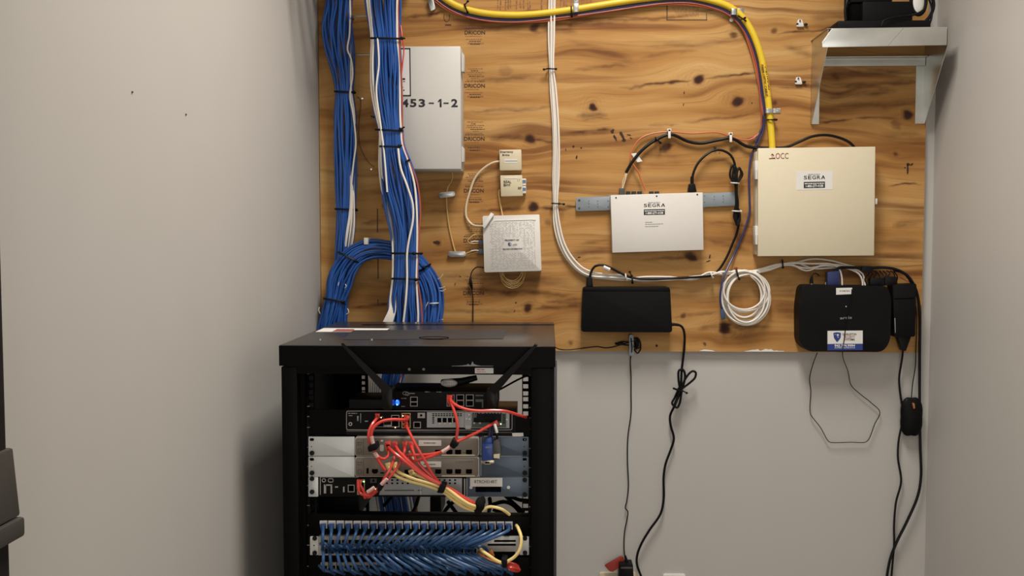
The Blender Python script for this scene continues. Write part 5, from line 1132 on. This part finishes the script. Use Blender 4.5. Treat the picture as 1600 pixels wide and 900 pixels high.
# two taupe switches in ear plates
for k, (ya, yb) in enumerate(((682.5, 713), (713.5, 745.5))):
    t = thing('network_switch', ['taupe network switch between grey ear plates, the upper of the two', 'taupe network switch between grey ear plates, the lower of the two'][k], 'network switch', P(655, yb, .65))
    fr = .818
    c = [(554.5, ya), (749, ya), (749, yb - .5), (554.5, yb - .5)]
    qbox(roundpoly(c, 4.5, 5), fr - .004, .66, .0008).build('bezel', SWITCHL, t)
    cc = roundpoly([(555.6, ya + 2.6), (747.2, ya + 2.6), (747.2, yb - 1.3), (555.6, yb - 1.3)], 4, 5)
    face = qbox(cc, fr, fr - .006, .0006).build('faceplate', SWITCHG, t)
    qbox(rect(690, yb - 2.6, 742, yb - .8), fr + .0006, fr - .001).build('cream_strip', SWITCHC, t)
    y0 = ya + 20.3 if k == 0 else ya + 19.7
    for x in (680, 697.5, 711, 728): qbox([(x, y0), (x + 9.5, y0), (x + 9.5, y0 + 6.3), (x + 7.5, y0 + 7.2), (x + 2, y0 + 7.2), (x, y0 + 6.3)], fr + .0004, fr - .001).build('port', BLACKD, face)
    if k == 1:
        qbox(rect(572.5, 731.5, 576, 740), fr + .0004, fr - .001).build('port', BLACKD, face)
        qbox([(581, 733), (590.5, 733), (590.5, 738), (588, 740), (583.5, 740), (581, 738)], fr + .0004, fr - .001).build('port', BLACKD, face)
        qbox(rect(594, 738, 600, 740), fr + .0004, fr - .001).build('port', BLACKD, face)
        for x in (632, 638): qbox(rect(x, 734, x + 8, 741), fr + .0004, fr - .001).build('port', BLACKD, face)
    else:
        qbox(roundpoly(rect(593.5, 695, 599.5, 705), 2), fr + .0006, fr - .001).build('release_slot', SWITCHL, face)
        qbox(rect(595, 687.5, 598.5, 690), fr + .0006, fr - .001).build('status_mark', LABELW, face)
    mb = MB(); mb.tube([P(562 + 3.2 * math.cos(a), yb - 8.5 + 3.4 * math.sin(a), fr + .0003) for a in [2 * math.pi * i / 14 for i in range(14)]], .0006, 5, closed=True, step=.003)
    dashes(mb, 558, ya + 8.5, 566, 1.2, fr + .0004, 740 + k); dashes(mb, 558, ya + 12, 565, 1.0, fr + .0004, 742 + k)
    mb.build('embossed_mark', GUNM, face)
    dashes(MB(), 712, yb - 24.5 if k else yb - 6, 739, .8, fr + .0004, 744 + k).build('fine_print', GUNM, face, angle=None)
    qbox(rect(567.6, ya + 3, 568.3, yb - 1.5), fr + .0003, fr - .001).build('groove', GUNM, face)
    lb = flat([(654, 687.7), (689.5, 687.9), (689.5, 696.6), (654, 696.8)] if k == 0 else [(657, 721), (689.3, 721), (689.3, 730), (657, 730)], fr + .0003, 'paper_label', WHITEBOX, face)
    dashes(MB(), 662, (691.5 if k == 0 else 725), 681, 1.3, fr + .0013, 750 + k, 0, 1, 3, .5).build('printing', INK, lb, angle=None)
    for s_, m_, xs in ((0, EARSILV, (482, 554)), (1, FILMBLUE, (749.5, 826))):
        e = qbox(roundpoly(rect(xs[0], ya, xs[1], yb - .6), 1), DF + .003, DF + .0005, .0004).build('ear_plate', m_, t)
        xx = 487.5 if s_ == 0 else 820
        for y in ((ya + 25.5,) if k < 2 else ()): MB().cyl(P(xx, y, DF), P(xx, y, DF + .007), .0058, .005, 14).build('mounting_screw', BLACKP, e)
        mb = MB(); qbox(roundpoly(rect(xx - 3.5, ya + 2.2, xx + 3, ya + 6.4), 2), DF + .0034, DF, mb=mb); qbox(roundpoly(rect(xx - 1.6, ya + 14.5, xx - .2, ya + 16.2), .6), DF + .0034, DF, mb=mb); mb.build('slot_hole', BLACKD, e)
        if s_: MB().ball(P(820, ya + 4.2 if k == 0 else ya + 7, DF + .003), .0016, .001, .0014, 8, 6).build('bright_spot', SILVER, e)
        if s_: qbox(rect(751, ya + 1, 751.8, yb - 2), DF + .0034, DF).build('edge_line', SILVER, e)
# lower router with printed ear label
t = thing('rack_router', 'black router with pierced grey front and paper label on its blue-grey ear', 'router', P(655, 777, .6))
ya, yb = 746, 776.5
qbox(rect(497.5, ya, 728, yb), DF, .66, .001).build('chassis', BLACKP, t)
e = qbox(roundpoly(rect(482, ya - .5, 497, yb - .5), 1), DF + .003, DF + .0005, .0004).build('ear_plate', EARSILV, t)
for y in (748, 768.7): MB().cyl(P(487.5, y, DF), P(487.5, y, DF + .007), .0056, .005, 14).build('mounting_screw', BLACKP, e)
e = qbox(roundpoly(rect(728.5, ya - .5, 826, yb - .5), 1), DF + .003, DF + .0005, .0004).build('ear_plate', FILMBLUE, t)
for y in (750, 773): MB().cyl(P(820, y, DF), P(820, y, DF + .007), .0056, .005, 14).build('mounting_screw', BLACKP, e)
qbox(roundpoly(rect(743, 759.5, 783, 768.8), 1), DF + .0036, DF).build('cut_out', BLACKD, e)
for x in (736, 794.5): MB().cyl(P(x, 761.5, DF), P(x, 761.5, DF + .0045), .0042, .0036, 12).build('screw', SILVER, e)
qbox(rect(725, 748, 727, 776), DF + .001, DF - .001).build('edge_trim', SILVER, t); qbox(rect(729, 748, 730, 776), DF + .0036, DF).build('edge_line', SILVER, e)
lb = flat([(734.5, 746.5), (785, 746.6), (785, 760.3), (734.5, 760.3)], DF + .008, 'paper_label', WHITEBOX, e, th=.0008)
text('RTRCHS14RT', rect(741.5, 750.2, 776.5, 755.2), DF + .0094, INK, lb, 'lettering', .0)
q = qbox([(600, 747), (722, 747), (722, 773.5), (592, 773.5)], DF + .003, DF - .001, .0005).build('pierced_front', MODGREY, t)
mb = MB()
for i in range(24): qbox(rect(601 + i * 2.2 + (6 if i > 20 else 0), 765.5, 602.5 + i * 2.2 + (6 if i > 20 else 0), 767), DF + .0034, DF, mb=mb)
for j in range(2):
    for i in range(14): qbox(rect(603 + i * 8.2, 749 + j * 5, 606 + i * 8.2, 751.4 + j * 5), DF + .0034, DF, mb=mb)
mb.build('vent_holes', BLACKD, q); qbox(rect(656.5, 760, 658, 773), DF + .0036, DF).build('module_joint', SILVER, q)
mb = MB(); mb.tube([P(506 + 2.6 * math.cos(a), 750.6 + 2.6 * math.sin(a), DF + .0006) for a in [2 * math.pi * i / 14 for i in range(14)]], .0011, 6, closed=True, step=.003)
mb.tube([P(x, y, DF + .0006) for x, y in roundpoly(rect(513, 748, 520.5, 753.3), 2.6, 5)], .0009, 6, closed=True, step=.003)
for c in (rect(499.8, 745.5, 501, 773), rect(506, 757, 509.5, 771), rect(516.5, 758.5, 519, 771), rect(508, 757, 519, 759), rect(523.5, 760, 528, 762), rect(536, 760.5, 538.3, 769), rect(500, 745, 560, 746)): qbox(c, DF + .0010, DF, mb=mb)
mb.build('port_marks', PORTGREY, t)
port((543.5, 757.5, 554, 769), DF, t, w_=1.2); port((558, 749, 570, 773), DF, t, rim=mat('gold_port_rim', (0.45, 0.36, 0.18, 1), .4), w_=1.4)
q = qbox(rect(578.5, 748, 588.5, 754.5), DF + .0015, DF - .001).build('coax_socket', GUNM, t); MB().cyl(P(583.5, 751, DF), P(583.5, 751, DF + .0022), .0026, n=12).build('socket_hole', BLACKD, q)
MB().ball(P(568.5, 752.5, DF + .002), .0018, .0015, .0018, 8, 6).build('status_light', LEDGREEN, t); MB().ball(P(587, 764.5, DF + .004), .0016, .0015, .0016, 8, 6).build('status_light', LEDAMBER, t)
flat([(800, 676.7), (817.5, 676.2), (818, 681.5), (801, 682)], DF + .006, 'paper_tab', WHITEBOX, None, th=.001)
tag(bpy.data.objects['paper_tab'], 'small white paper tab above the upper blue-grey ear plate', 'label')
# patch panels and blade switch
for k, (ya, yb) in enumerate(((805, 836), (868.5, 905))):
    t = thing('patch_panel', ['black patch panel with a row of white-rimmed ports, the upper of two', 'black patch panel half hidden by blue cables at the picture foot'][k], 'patch panel', P(655, yb, .79))
    MB().box(P(482, ya, DF).x, P(828, ya, DF).x, -DF, -DF + .03, z_(yb, DF), z_(ya, DF), .001).build('panel', BLACKM, t)
    for i in range(24):
        x = (499.5 + 13.18 * i) if k == 0 else (501 + 12.9 * i)
        y = (814.3 + .07 * i) if k == 0 else 879
        mb = qbox(rect(x, y, x + 11.4, y + 4.6), DF + .0045, DF - .001)
        qbox(rect(x + 9.9, y + 4.4, x + 11.4, y + 11.5), DF + .0045, DF - .001, mb=mb)
        if k == 0 and i < 23 or k == 1 and i < 9: mb.build('port', PORTW if k == 0 else PORTGREY, t)
        elif k == 0: qbox(rect(x, y, x + 11, y + 12), DF + .002, DF - .001).build('port', BLACKP, t)
t = thing('blade_switch', 'silver rack switch buried under rows of blue patch cables', 'network switch', P(655, 870, .6))
ya, yb = 838.5, 868
qbox(rect(497, ya, 811, yb), DF + .006, .73, .001).build('chassis', SILVER, t)
for s_, xs in ((0, (484.5, 497)), (1, (812, 826.5))):
    e = qbox(roundpoly(rect(xs[0], ya, xs[1], yb - 1), 1), DF + .004, DF + .001, .0004).build('ear_plate', LABELW if s_ == 0 else EARSILV, t)
    for y in (841, 864): MB().cyl(P(sum(xs) / 2 + 1, y, DF), P(sum(xs) / 2 + 1, y, DF + .009), .0056, .005, 14).build('mounting_screw', BLACKP, e)
    MB().cyl(P(sum(xs) / 2, 852.3, DF + .003), P(sum(xs) / 2, 852.3, DF + .0045), .0016, n=10).build('screw_hole', BLACKD if s_ == 0 else SILVER, e)
for i in range(24):
    for y0 in (843.5, 857): qbox(rect(504 + i * 10.1, y0, 512 + i * 10.1, y0 + 8), DF + .0064, DF + .004).build('port', BLACKP, t)
for y, x0, x1 in ((843.8, 772, 806), (849.8, 762, 806), (862, 771, 805)):
    qbox(rect(x0, y, x1, y + (3 if y < 860 else 6.5)), DF + .0064, DF + .004).build('vent_slot', BLACKD, t)
qbox(rect(762, 847.3, 806, 848.8), DF + .0068, DF + .004).build('silver_rib', LABELW, t)
# see-through bits behind: back-of-rack leads
for k, c in enumerate(([(690, 806, .6), (702, 790, .62), (716, 778, .64), (722, 770, .66)], [(700, 784, .62), (712, 800, .6), (722, 812, .58)], [(765, 779, .7), (766, 788, .68), (764, 800, .64)], [(768, 789, .66), (786, 784, .64), (800, 788, .62), (817, 806, .6)], [(790, 775, .66), (803, 787, .62), (818, 800, .6)], [(798, 776, .66), (812, 781, .64), (824, 782, .62)], [(770, 796, .6), (785, 801, .6), (800, 808, .6)], [(600, 790, .4), (612, 776, .42), (620, 760, .44)], [(642, 808, .5), (650, 790, .5), (655, 772, .52)])):
    cable('black_power_lead', 'black power lead crossing the open gap above the patch panel', PP(c), .0048, RUBBER, 'black leads in the gap of the rack')
solo(qbox(roundpoly(rect(672, 776, 689, 806), 2), .60, .5, .004), 'black_adapter', BLACKP, 'black box standing in the open gap under the lower router', 'power adapter')
solo(qbox([(497, 777), (560, 777), (562, 806), (497, 806)], .66, .5, .003), 'black_carton', BLACKP, 'black unit at the back of the open gap above the patch panel', 'rack unit')

# --- patch leads
def lead(name, lab, pts, r, m, grp=None, plug=None, plug_m=None):
    o = cable(name, lab, PP(pts), r, m, grp, n=8, step=.006)
    for pl in (plug or []):
        (x0, y0), (x1, y1), w_, dd = pl; a = Vector((x0, y0)); b = Vector((x1, y1)); q = (b - a).normalized(); n_ = Vector((-q.y, q.x)) * w_
        MB().prism(quad([tuple(a + n_), tuple(a - n_), tuple(b - n_ * .6), tuple(b + n_ * .6)], dd), -dd - .004, -dd + .006, .0012).build('plug_boot', plug_m or m, o)
    return o
R = REDC
lead('red_patch_cable', 'red cable arching from the far socket of the upper router down to the bundle tie', [(590, 652, .818), (588, 655, .845), (581, 664, .865), (576, 677, .872), (578, 692, .872), (585, 706, .87), (592, 714, .868), (600, 717, .865), (606, 713, .862), (608, 705, .855)], .0033, R, plug=[((590, 646), (590, 655), 4, .814), ((606, 693), (607, 706), 4.5, .836)])
lead('red_patch_cable', 'red cable arching from the gold socket of the upper router around to the tie', [(636, 656, .822), (628, 656, .85), (612, 655.5, .862), (595, 659, .872), (584, 668, .878), (580, 680, .88), (582, 694, .878), (587, 710, .872), (594, 724, .868), (602, 735, .865)], .0034, R, plug=[((636, 649), (634, 660), 5, .816)])
lead('red_patch_cable', 'straight red cable running from the gold socket down toward the velcro strap', [(634, 664, .822), (638, 672, .845), (648, 692, .868), (656, 706, .872), (665, 722, .87), (676, 741, .866), (686, 754, .862), (692, 763, .862)], .0031, R, plug=[((633, 660), (636, 669), 4.5, .816)])
for k, c in enumerate(([(607, 699, .842), (614, 706, .868), (628, 717, .876), (645, 731, .872), (668, 747, .868), (690, 759, .866), (706, 768, .864), (730, 782, .86), (750, 793, .85)],
                       [(618, 697, .842), (624, 706, .866), (634, 716, .872), (648, 729, .87), (668, 744, .866), (688, 756, .866), (708, 766, .862), (730, 780, .858), (750, 791, .85)],
                       [(643, 697, .842), (646, 707, .858), (651, 719, .86), (662, 733, .86), (680, 749, .86), (692, 758, .862), (712, 770, .858), (738, 784, .856), (752, 792, .85)])):
    lead('red_patch_cable', 'red cable sloping from the upper switch through the velcro strap toward the rail', c, .0034, R, 'red cables through the low velcro strap', plug=[((c[0][0] - 1, 690), (c[0][0] + 1.5, 703), 4.6, .836)])
lead('red_patch_cable', 'short red cable hanging from the third port of the upper switch', [(633, 698, .842), (632, 705, .86), (630, 711, .862), (626, 722, .868), (615, 738, .876), (603, 752, .878), (597, 758, .874), (588, 768, .87), (578, 775, .862), (571, 774, .858), (563, 771, .854), (560, 762, .85), (560, 753, .836)], .0031, R, plug=[((633, 690), (632.5, 703), 4.4, .836), ((562, 750), (560, 764), 4.4, .822)])
lead('red_patch_cable', 'red cable hooked beneath the lower switch ending at the lower router', [(616, 714, .86), (614, 722, .872), (609, 734, .880), (602, 745, .882), (596, 756, .880), (590, 764, .876), (583, 772, .87), (576, 777, .862), (571, 774, .842), (566, 764, .838), (562, 757, .83)], .0031, R, plug=[((583, 766), (569, 778), 4.0, .85)])
lead('red_patch_cable', 'red cable curving from the modem to the velcro knot on the upper switch', [(704, 621, .818), (705, 628, .84), (709, 640, .855), (713, 654, .862), (715, 668, .865), (713, 684, .865), (710, 694, .864), (702, 700, .866), (692, 705, .868), (676, 709.5, .866), (655, 711, .862), (640, 711, .856), (634, 712, .846)], .0033, R, plug=[((703, 617), (704, 628), 4.6, .816)])
lead('red_patch_cable', 'red cable rising from the velcro knot to the board of the upper router', [(770, 662, .83), (760, 668, .85), (745, 676, .858), (728, 684, .862), (716, 689.5, .866), (705, 696.5, .872), (693, 704, .874), (680, 711, .87), (664, 716, .866), (648, 720, .86), (640, 722, .85)], .0033, R, plug=[((778, 660), (767, 664), 4, .822), ((648, 716), (636, 724), 4.4, .836)])
lead('red_patch_cable', 'long red cable sagging from the modem across to the far rack rail', [(703, 624, .824), (707, 629, .845), (716, 635, .856), (730, 640, .862), (748, 642, .864), (770, 641.5, .862), (790, 642.5, .856), (806, 647, .846), (816, 650, .832), (822, 652, .815)], .0033, R, plug=[((702, 620), (704, 633), 4.6, .818)])
lead('red_patch_cable', 'loose red tail of cable hanging behind the upper labels', [(634, 712, .84), (640, 720, .85), (648, 731, .848), (656, 737, .845)], .003, R, plug=[((632, 722), (646, 728), 4, .832)])
lead('pale_heat_sleeve', 'pale sleeve on the two red cables above the upper switch tie', [(580.5, 682, .881), (582, 690, .88), (584.5, 696, .879)], .0042, mat('pink_sleeve', (0.62, 0.40, 0.36, 1), .5))
lead('pale_heat_sleeve', 'pale sleeve on the red cable below the upper switch tie', [(584.5, 706, .877), (587, 710, .875), (589.5, 714, .873)], .0042, mat('pink_sleeve', (0.62, 0.40, 0.36, 1), .5))
lead('pale_heat_sleeve', 'pale sleeve on the red cable at the velcro knot', [(691, 706, .8745), (697, 702.5, .8745), (703, 698, .872)], .0042, mat('pink_sleeve', (0.62, 0.40, 0.36, 1), .5))
lead('pale_heat_sleeve', 'pale sleeve on the red cables at the lower router', [(596, 757, .885), (600, 753, .886), (605, 748, .886)], .0040, mat('pink_sleeve', (0.62, 0.40, 0.36, 1), .5))
lead('pale_heat_sleeve', 'pale sleeve on the lowest red cable near the lower router', [(574, 769, .872), (580, 765, .873), (585, 761.5, .873)], .0040, mat('pink_sleeve', (0.62, 0.40, 0.36, 1), .5))
Y = YELLOWC
for k, c in enumerate(([(608, 730, .842), (612, 738, .862), (622, 745, .868), (640, 752, .868), (660, 757, .866), (682, 764, .862), (694, 770, .862), (708, 781, .866), (722, 791, .862), (738, 797, .856), (752, 798, .85), (764, 792, .85), (782, 795, .85), (796, 804, .83)],
                       [(618, 730, .842), (622, 737, .866), (634, 743, .872), (650, 749, .87), (668, 754, .868), (686, 760, .866), (698, 768, .866), (712, 778, .87), (728, 788, .866), (744, 795, .858), (754, 795, .852)],
                       [(643, 738, .842), (650, 742, .856), (660, 746, .86), (674, 752, .86), (688, 758, .862), (702, 766, .868), (718, 778, .872), (734, 788, .868), (750, 793, .858)])):
    lead('yellow_patch_cable', 'yellow cable sweeping from the lower switch through the velcro strap', c, .0034, Y, 'yellow cables through the low velcro strap', plug=[((c[0][0] - 2, 723) if k < 2 else (642, 734), (c[0][0] + 1, 735) if k < 2 else (644, 743), 4.6, .836)])
lead('cream_patch_cable', 'short cream cable end showing between red plugs of the switches', [(640, 705, .836), (643, 712, .845), (647, 720, .846)], .0028, CREAMC)
def wrap(c4, d0, d1, lab):
    return solo(qbox(roundpoly(c4, 2.5), d1, d0, .003), 'velcro_strap', VELCRO, lab, 'cable strap')
wrap([(574, 698), (588, 692), (590, 702), (576, 707)], .862, .889, 'black velcro strap on the two red arching cables')
wrap([(707, 686), (717, 695), (709, 702), (702, 696)], .856, .882, 'black velcro knot on the red cables over the upper switch')
wrap([(688, 757), (697, 759), (693, 771), (682, 770)], .85, .882, 'black velcro strap round the red and yellow cables below the switches')
wrap([(590, 757), (598, 758), (596, 767), (589, 768)], .862, .888, 'black velcro strap on the red cables beside the lower router')
mb = MB(); mb.ball(P(750, 788, .856), .0105, .016, .016, 14, 10); mb.ball(P(747, 797, .854), .009, .013, .010, 12, 8); mb.ball(P(754, 783, .852), .007, .012, .011, 12, 8)
solo(mb, 'velcro_strap', VELCRO, 'black velcro lump where the cable sweep meets the rail', 'cable strap')
wrap([(783, 874), (793, 876), (792, 887), (785, 888)], .84, .875, 'black velcro strap on the orange and yellow loops at the rack foot')
# monitor and serial connectors hanging over the ear plate
t = thing('monitor_connector', 'blue monitor connector hanging over the blue-grey ear plate', 'connector', P(766, 728, .83))
MB().prism(quad(roundpoly([(754, 693), (770, 693), (770, 718), (754, 720)], 1.5), .842), -.846, -.822, .002).build('connector_shell', mat('monitor_blue', (0.02, 0.055, 0.27, 1), .4), t)
MB().prism(quad([(760, 684), (768, 684), (770, 694), (756, 694)], .84), -.843, -.825, .002).build('neck', mat('monitor_blue', (0.02, 0.055, 0.27, 1), .4), t)
qbox(rect(758.5, 698, 768.5, 700.5), .848, .842).build('grip_ridge', SKYINK, t)
q = qbox(roundpoly([(751.5, 720), (772, 719), (772, 724), (752.5, 724.5)], 1), .841, .827, .0005).build('connector_flange', GOLD, t); qbox([(755.5, 721), (767, 720.5), (766.5, 726), (756.5, 726)], .839, .829, .0008).build('connector_barrel', GOLD, q); qbox(rect(758, 722, 765, 724.2), .8425, .84).build('pin_face', BLACKD, q)
MB().tube(PP([(764, 685, .835), (765, 675, .835), (767, 662, .825)]), .0034, 8).build('cord', NAVYC, t); MB().tube(PP([(767, 685, .83), (769, 674, .83), (771, 660, .82)]), .003, 8).build('cord', NAVYC, t)
t = thing('serial_dongle', 'dark grey dongle with pale label hanging beside the blue connector', 'connector', P(778, 718, .83))
MB().prism(quad(roundpoly([(771, 690), (776, 687), (781, 689), (782.5, 712), (778, 718), (769, 716)], 2), .846), -.848, -.824, .003).build('dongle_body', GUNM, t)
qbox([(771.5, 710), (781, 709), (780.5, 716.5), (771.5, 715.5)], .8492, .846).build('paper_label', GOLD if False else CREAMBOX, t)
MB().tube(PP([(777, 690, .835), (777, 684, .835), (776, 677, .83), (774, 664, .82)]), .0026, 8).build('cord', RUBBER, t)
MB().tube(PP([(773, 663, .832), (775, 670, .838), (776.5, 676, .838)]), .0032, 8).build('white_sleeve', LABELW, t)

# blue patch cables: from each port down to the switch, and from the switch to the lower panel
for i in range(23):
    rr = random.Random(100 + i); xa = 504.5 + 13.18 * i; xb = 505 + 10.2 * i + rr.uniform(-1.5, 1.5); g = rr.uniform(-.006, .012)
    ye = 856 + rr.uniform(-3, 2)
    lead('blue_patch_cable', 'blue patch cable hanging from the white-rimmed ports to the silver switch',
         [(xa, 823, .822), (xa + .4, 828, .842 + g), (xa - (xa - xb) * .22, 836, .862 + g), (xa - (xa - xb) * .55, 845, .866 + g), (xa - (xa - xb) * .85, 852, .856 + g), (xb, ye, .822)], .0034, BLUEP, 'blue patch cables from the upper patch panel',
         plug=[((xa - .2, 818.8), (xa + .3, 829), 4.6, .818)], plug_m=BLUEPLUG)
for i in range(24):
    rr = random.Random(200 + i); xa = 506 + 10.1 * i + rr.uniform(-1, 1); sh = 3.2 * i * (1 + rr.uniform(-.1, .1)) + (6 if i > 5 else 0); xb = min(xa + sh * .95, 790); g = rr.uniform(-.006, .012)
    lead('blue_patch_cable', 'blue patch cable dropping from the silver switch to the lower patch panel',
         [(xa, 860, .826), (xa + .5, 864, .846 + g), (xa + (xb - xa) * .25, 871, .866 + g), (xa + (xb - xa) * .6, 880, .87 + g), (xb, 889, .866 + g), (xb + 3, 894 + rr.uniform(-2, 2), .822)], .0034, BLUEP, 'blue patch cables to the lower patch panel',
         plug=[((xa, 856), (xa + .3, 864.5), 4.0, .824)], plug_m=BLUEPLUG)
for i in range(22):
    rr = random.Random(300 + i); x0 = 500 + i * 11.5 + rr.uniform(-3, 3)
    lead('blue_patch_cable', 'blue patch cable lying in the dense tangle across the silver switch',
         [(x0, 851 + rr.uniform(-4, 4), .828), (x0 + 6, 854 + rr.uniform(-5, 3), .850), (x0 + 16, 857 + rr.uniform(-6, 3), .846), (x0 + 22, 859 + rr.uniform(-3, 4), .83)], .0034, BLUEP, 'blue patch cables tangled across the switch')
for i in range(20):
    rr = random.Random(400 + i); x0 = 500 + i * 14.5 + rr.uniform(-3, 3)
    lead('blue_patch_cable', 'blue patch cable massed along the lower patch panel',
         [(x0, 884 + rr.uniform(-2, 4), .846), (x0 + 7, 889 + rr.uniform(-3, 2), .856), (x0 + 16, 893 + rr.uniform(-3, 2), .85), (x0 + 24, 897, .83)], .0034, BLUEP, 'blue patch cables massed at the picture foot')
lead('yellow_patch_cable', 'yellow cable bowing from the last patch port beside the far rail', [(807, 821, .82), (810, 826, .845), (814, 838, .86), (814, 850, .865), (811, 861, .868), (804, 870, .868), (795, 876, .868), (788, 880, .868), (776, 876, .872), (764, 868, .876), (754, 861, .868), (750, 856, .84)], .0036, Y)
lead('orange_patch_cable', 'orange cable beside the yellow one at the rack foot', [(748, 863, .836), (752, 868, .862), (762, 874, .868), (774, 880, .866), (786, 885, .862), (796, 889, .858)], .0036, mat('orange_patch_jacket', (0.62, 0.20, 0.05, 1), .42), plug=[((765, 861), (771, 870), 4, .826)])
for k in range(3):
    lead('red_patch_cable', 'red cable loop bunched beyond the velcro strap at the rack foot', [(789, 879 + k * 3, .858), (797, 880 + k * 3.4, .862 + .004 * k), (806 + k, 882 + k * 3.0, .862), (810 + k, 886 + k * 2.4, .856), (806, 889 + k * 1.8, .848), (796, 886 + k * 2, .846)], .0027, R, 'red cable loops at the rack foot')

# ------------------------------------------------------------------ resin shelving unit at the edge of the picture
t = thing('shelving_unit', 'black plastic shelving unit beside the bare side wall', 'shelving', Vector((-.62, -1.85, 0)))
D_ = 1.85
xp = P(8.5, 550, D_).x; zsh = P(20, 808, D_).z
for yy in (-D_ + .0, -D_ - .40):
    MB().box(xp - .055, xp, yy - .05, yy, 0, 2.0, .006).build('post', SHELFB, t)
    MB().prism([(xp - .062, P(10, 700, D_).z), (xp + .004, P(10, 700, D_).z), (xp + .0105, zsh + .001), (xp - .07, zsh + .001)], yy - .056, yy + .004, .003).build('collar', SHELFP, t)
x1 = P(36, 820, D_).x
MB().box(XL + .006, x1, -D_ - .5, -D_ + .006, zsh - .023, zsh, .004).build('shelf_panel', SHELFP, t)
MB().box(XL + .006, x1 + .0, -D_ - .5, -D_ + .006, .35, .375, .004).build('shelf_panel', SHELFP, t)

# ------------------------------------------------------------------ unseen overhead cable ladder, added to shade the upper corner
t = thing('added_cable_ladder', 'black steel cable ladder added out of view above the blue bundles to shade the corner', 'cable ladder', Vector((-.5, -.2, 2.2)))
for x in (XL + .01, -.40):
    MB().box(x, x + .012, -.42, -.002, 2.20, 2.245, .001).build('side_rail', BLACKM, t)
for k in range(5):
    MB().box(XL + .022, -.40, -.41 + k * .09, -.41 + k * .09 + .03, 2.205, 2.22, .001).build('rung', BLACKM, t)
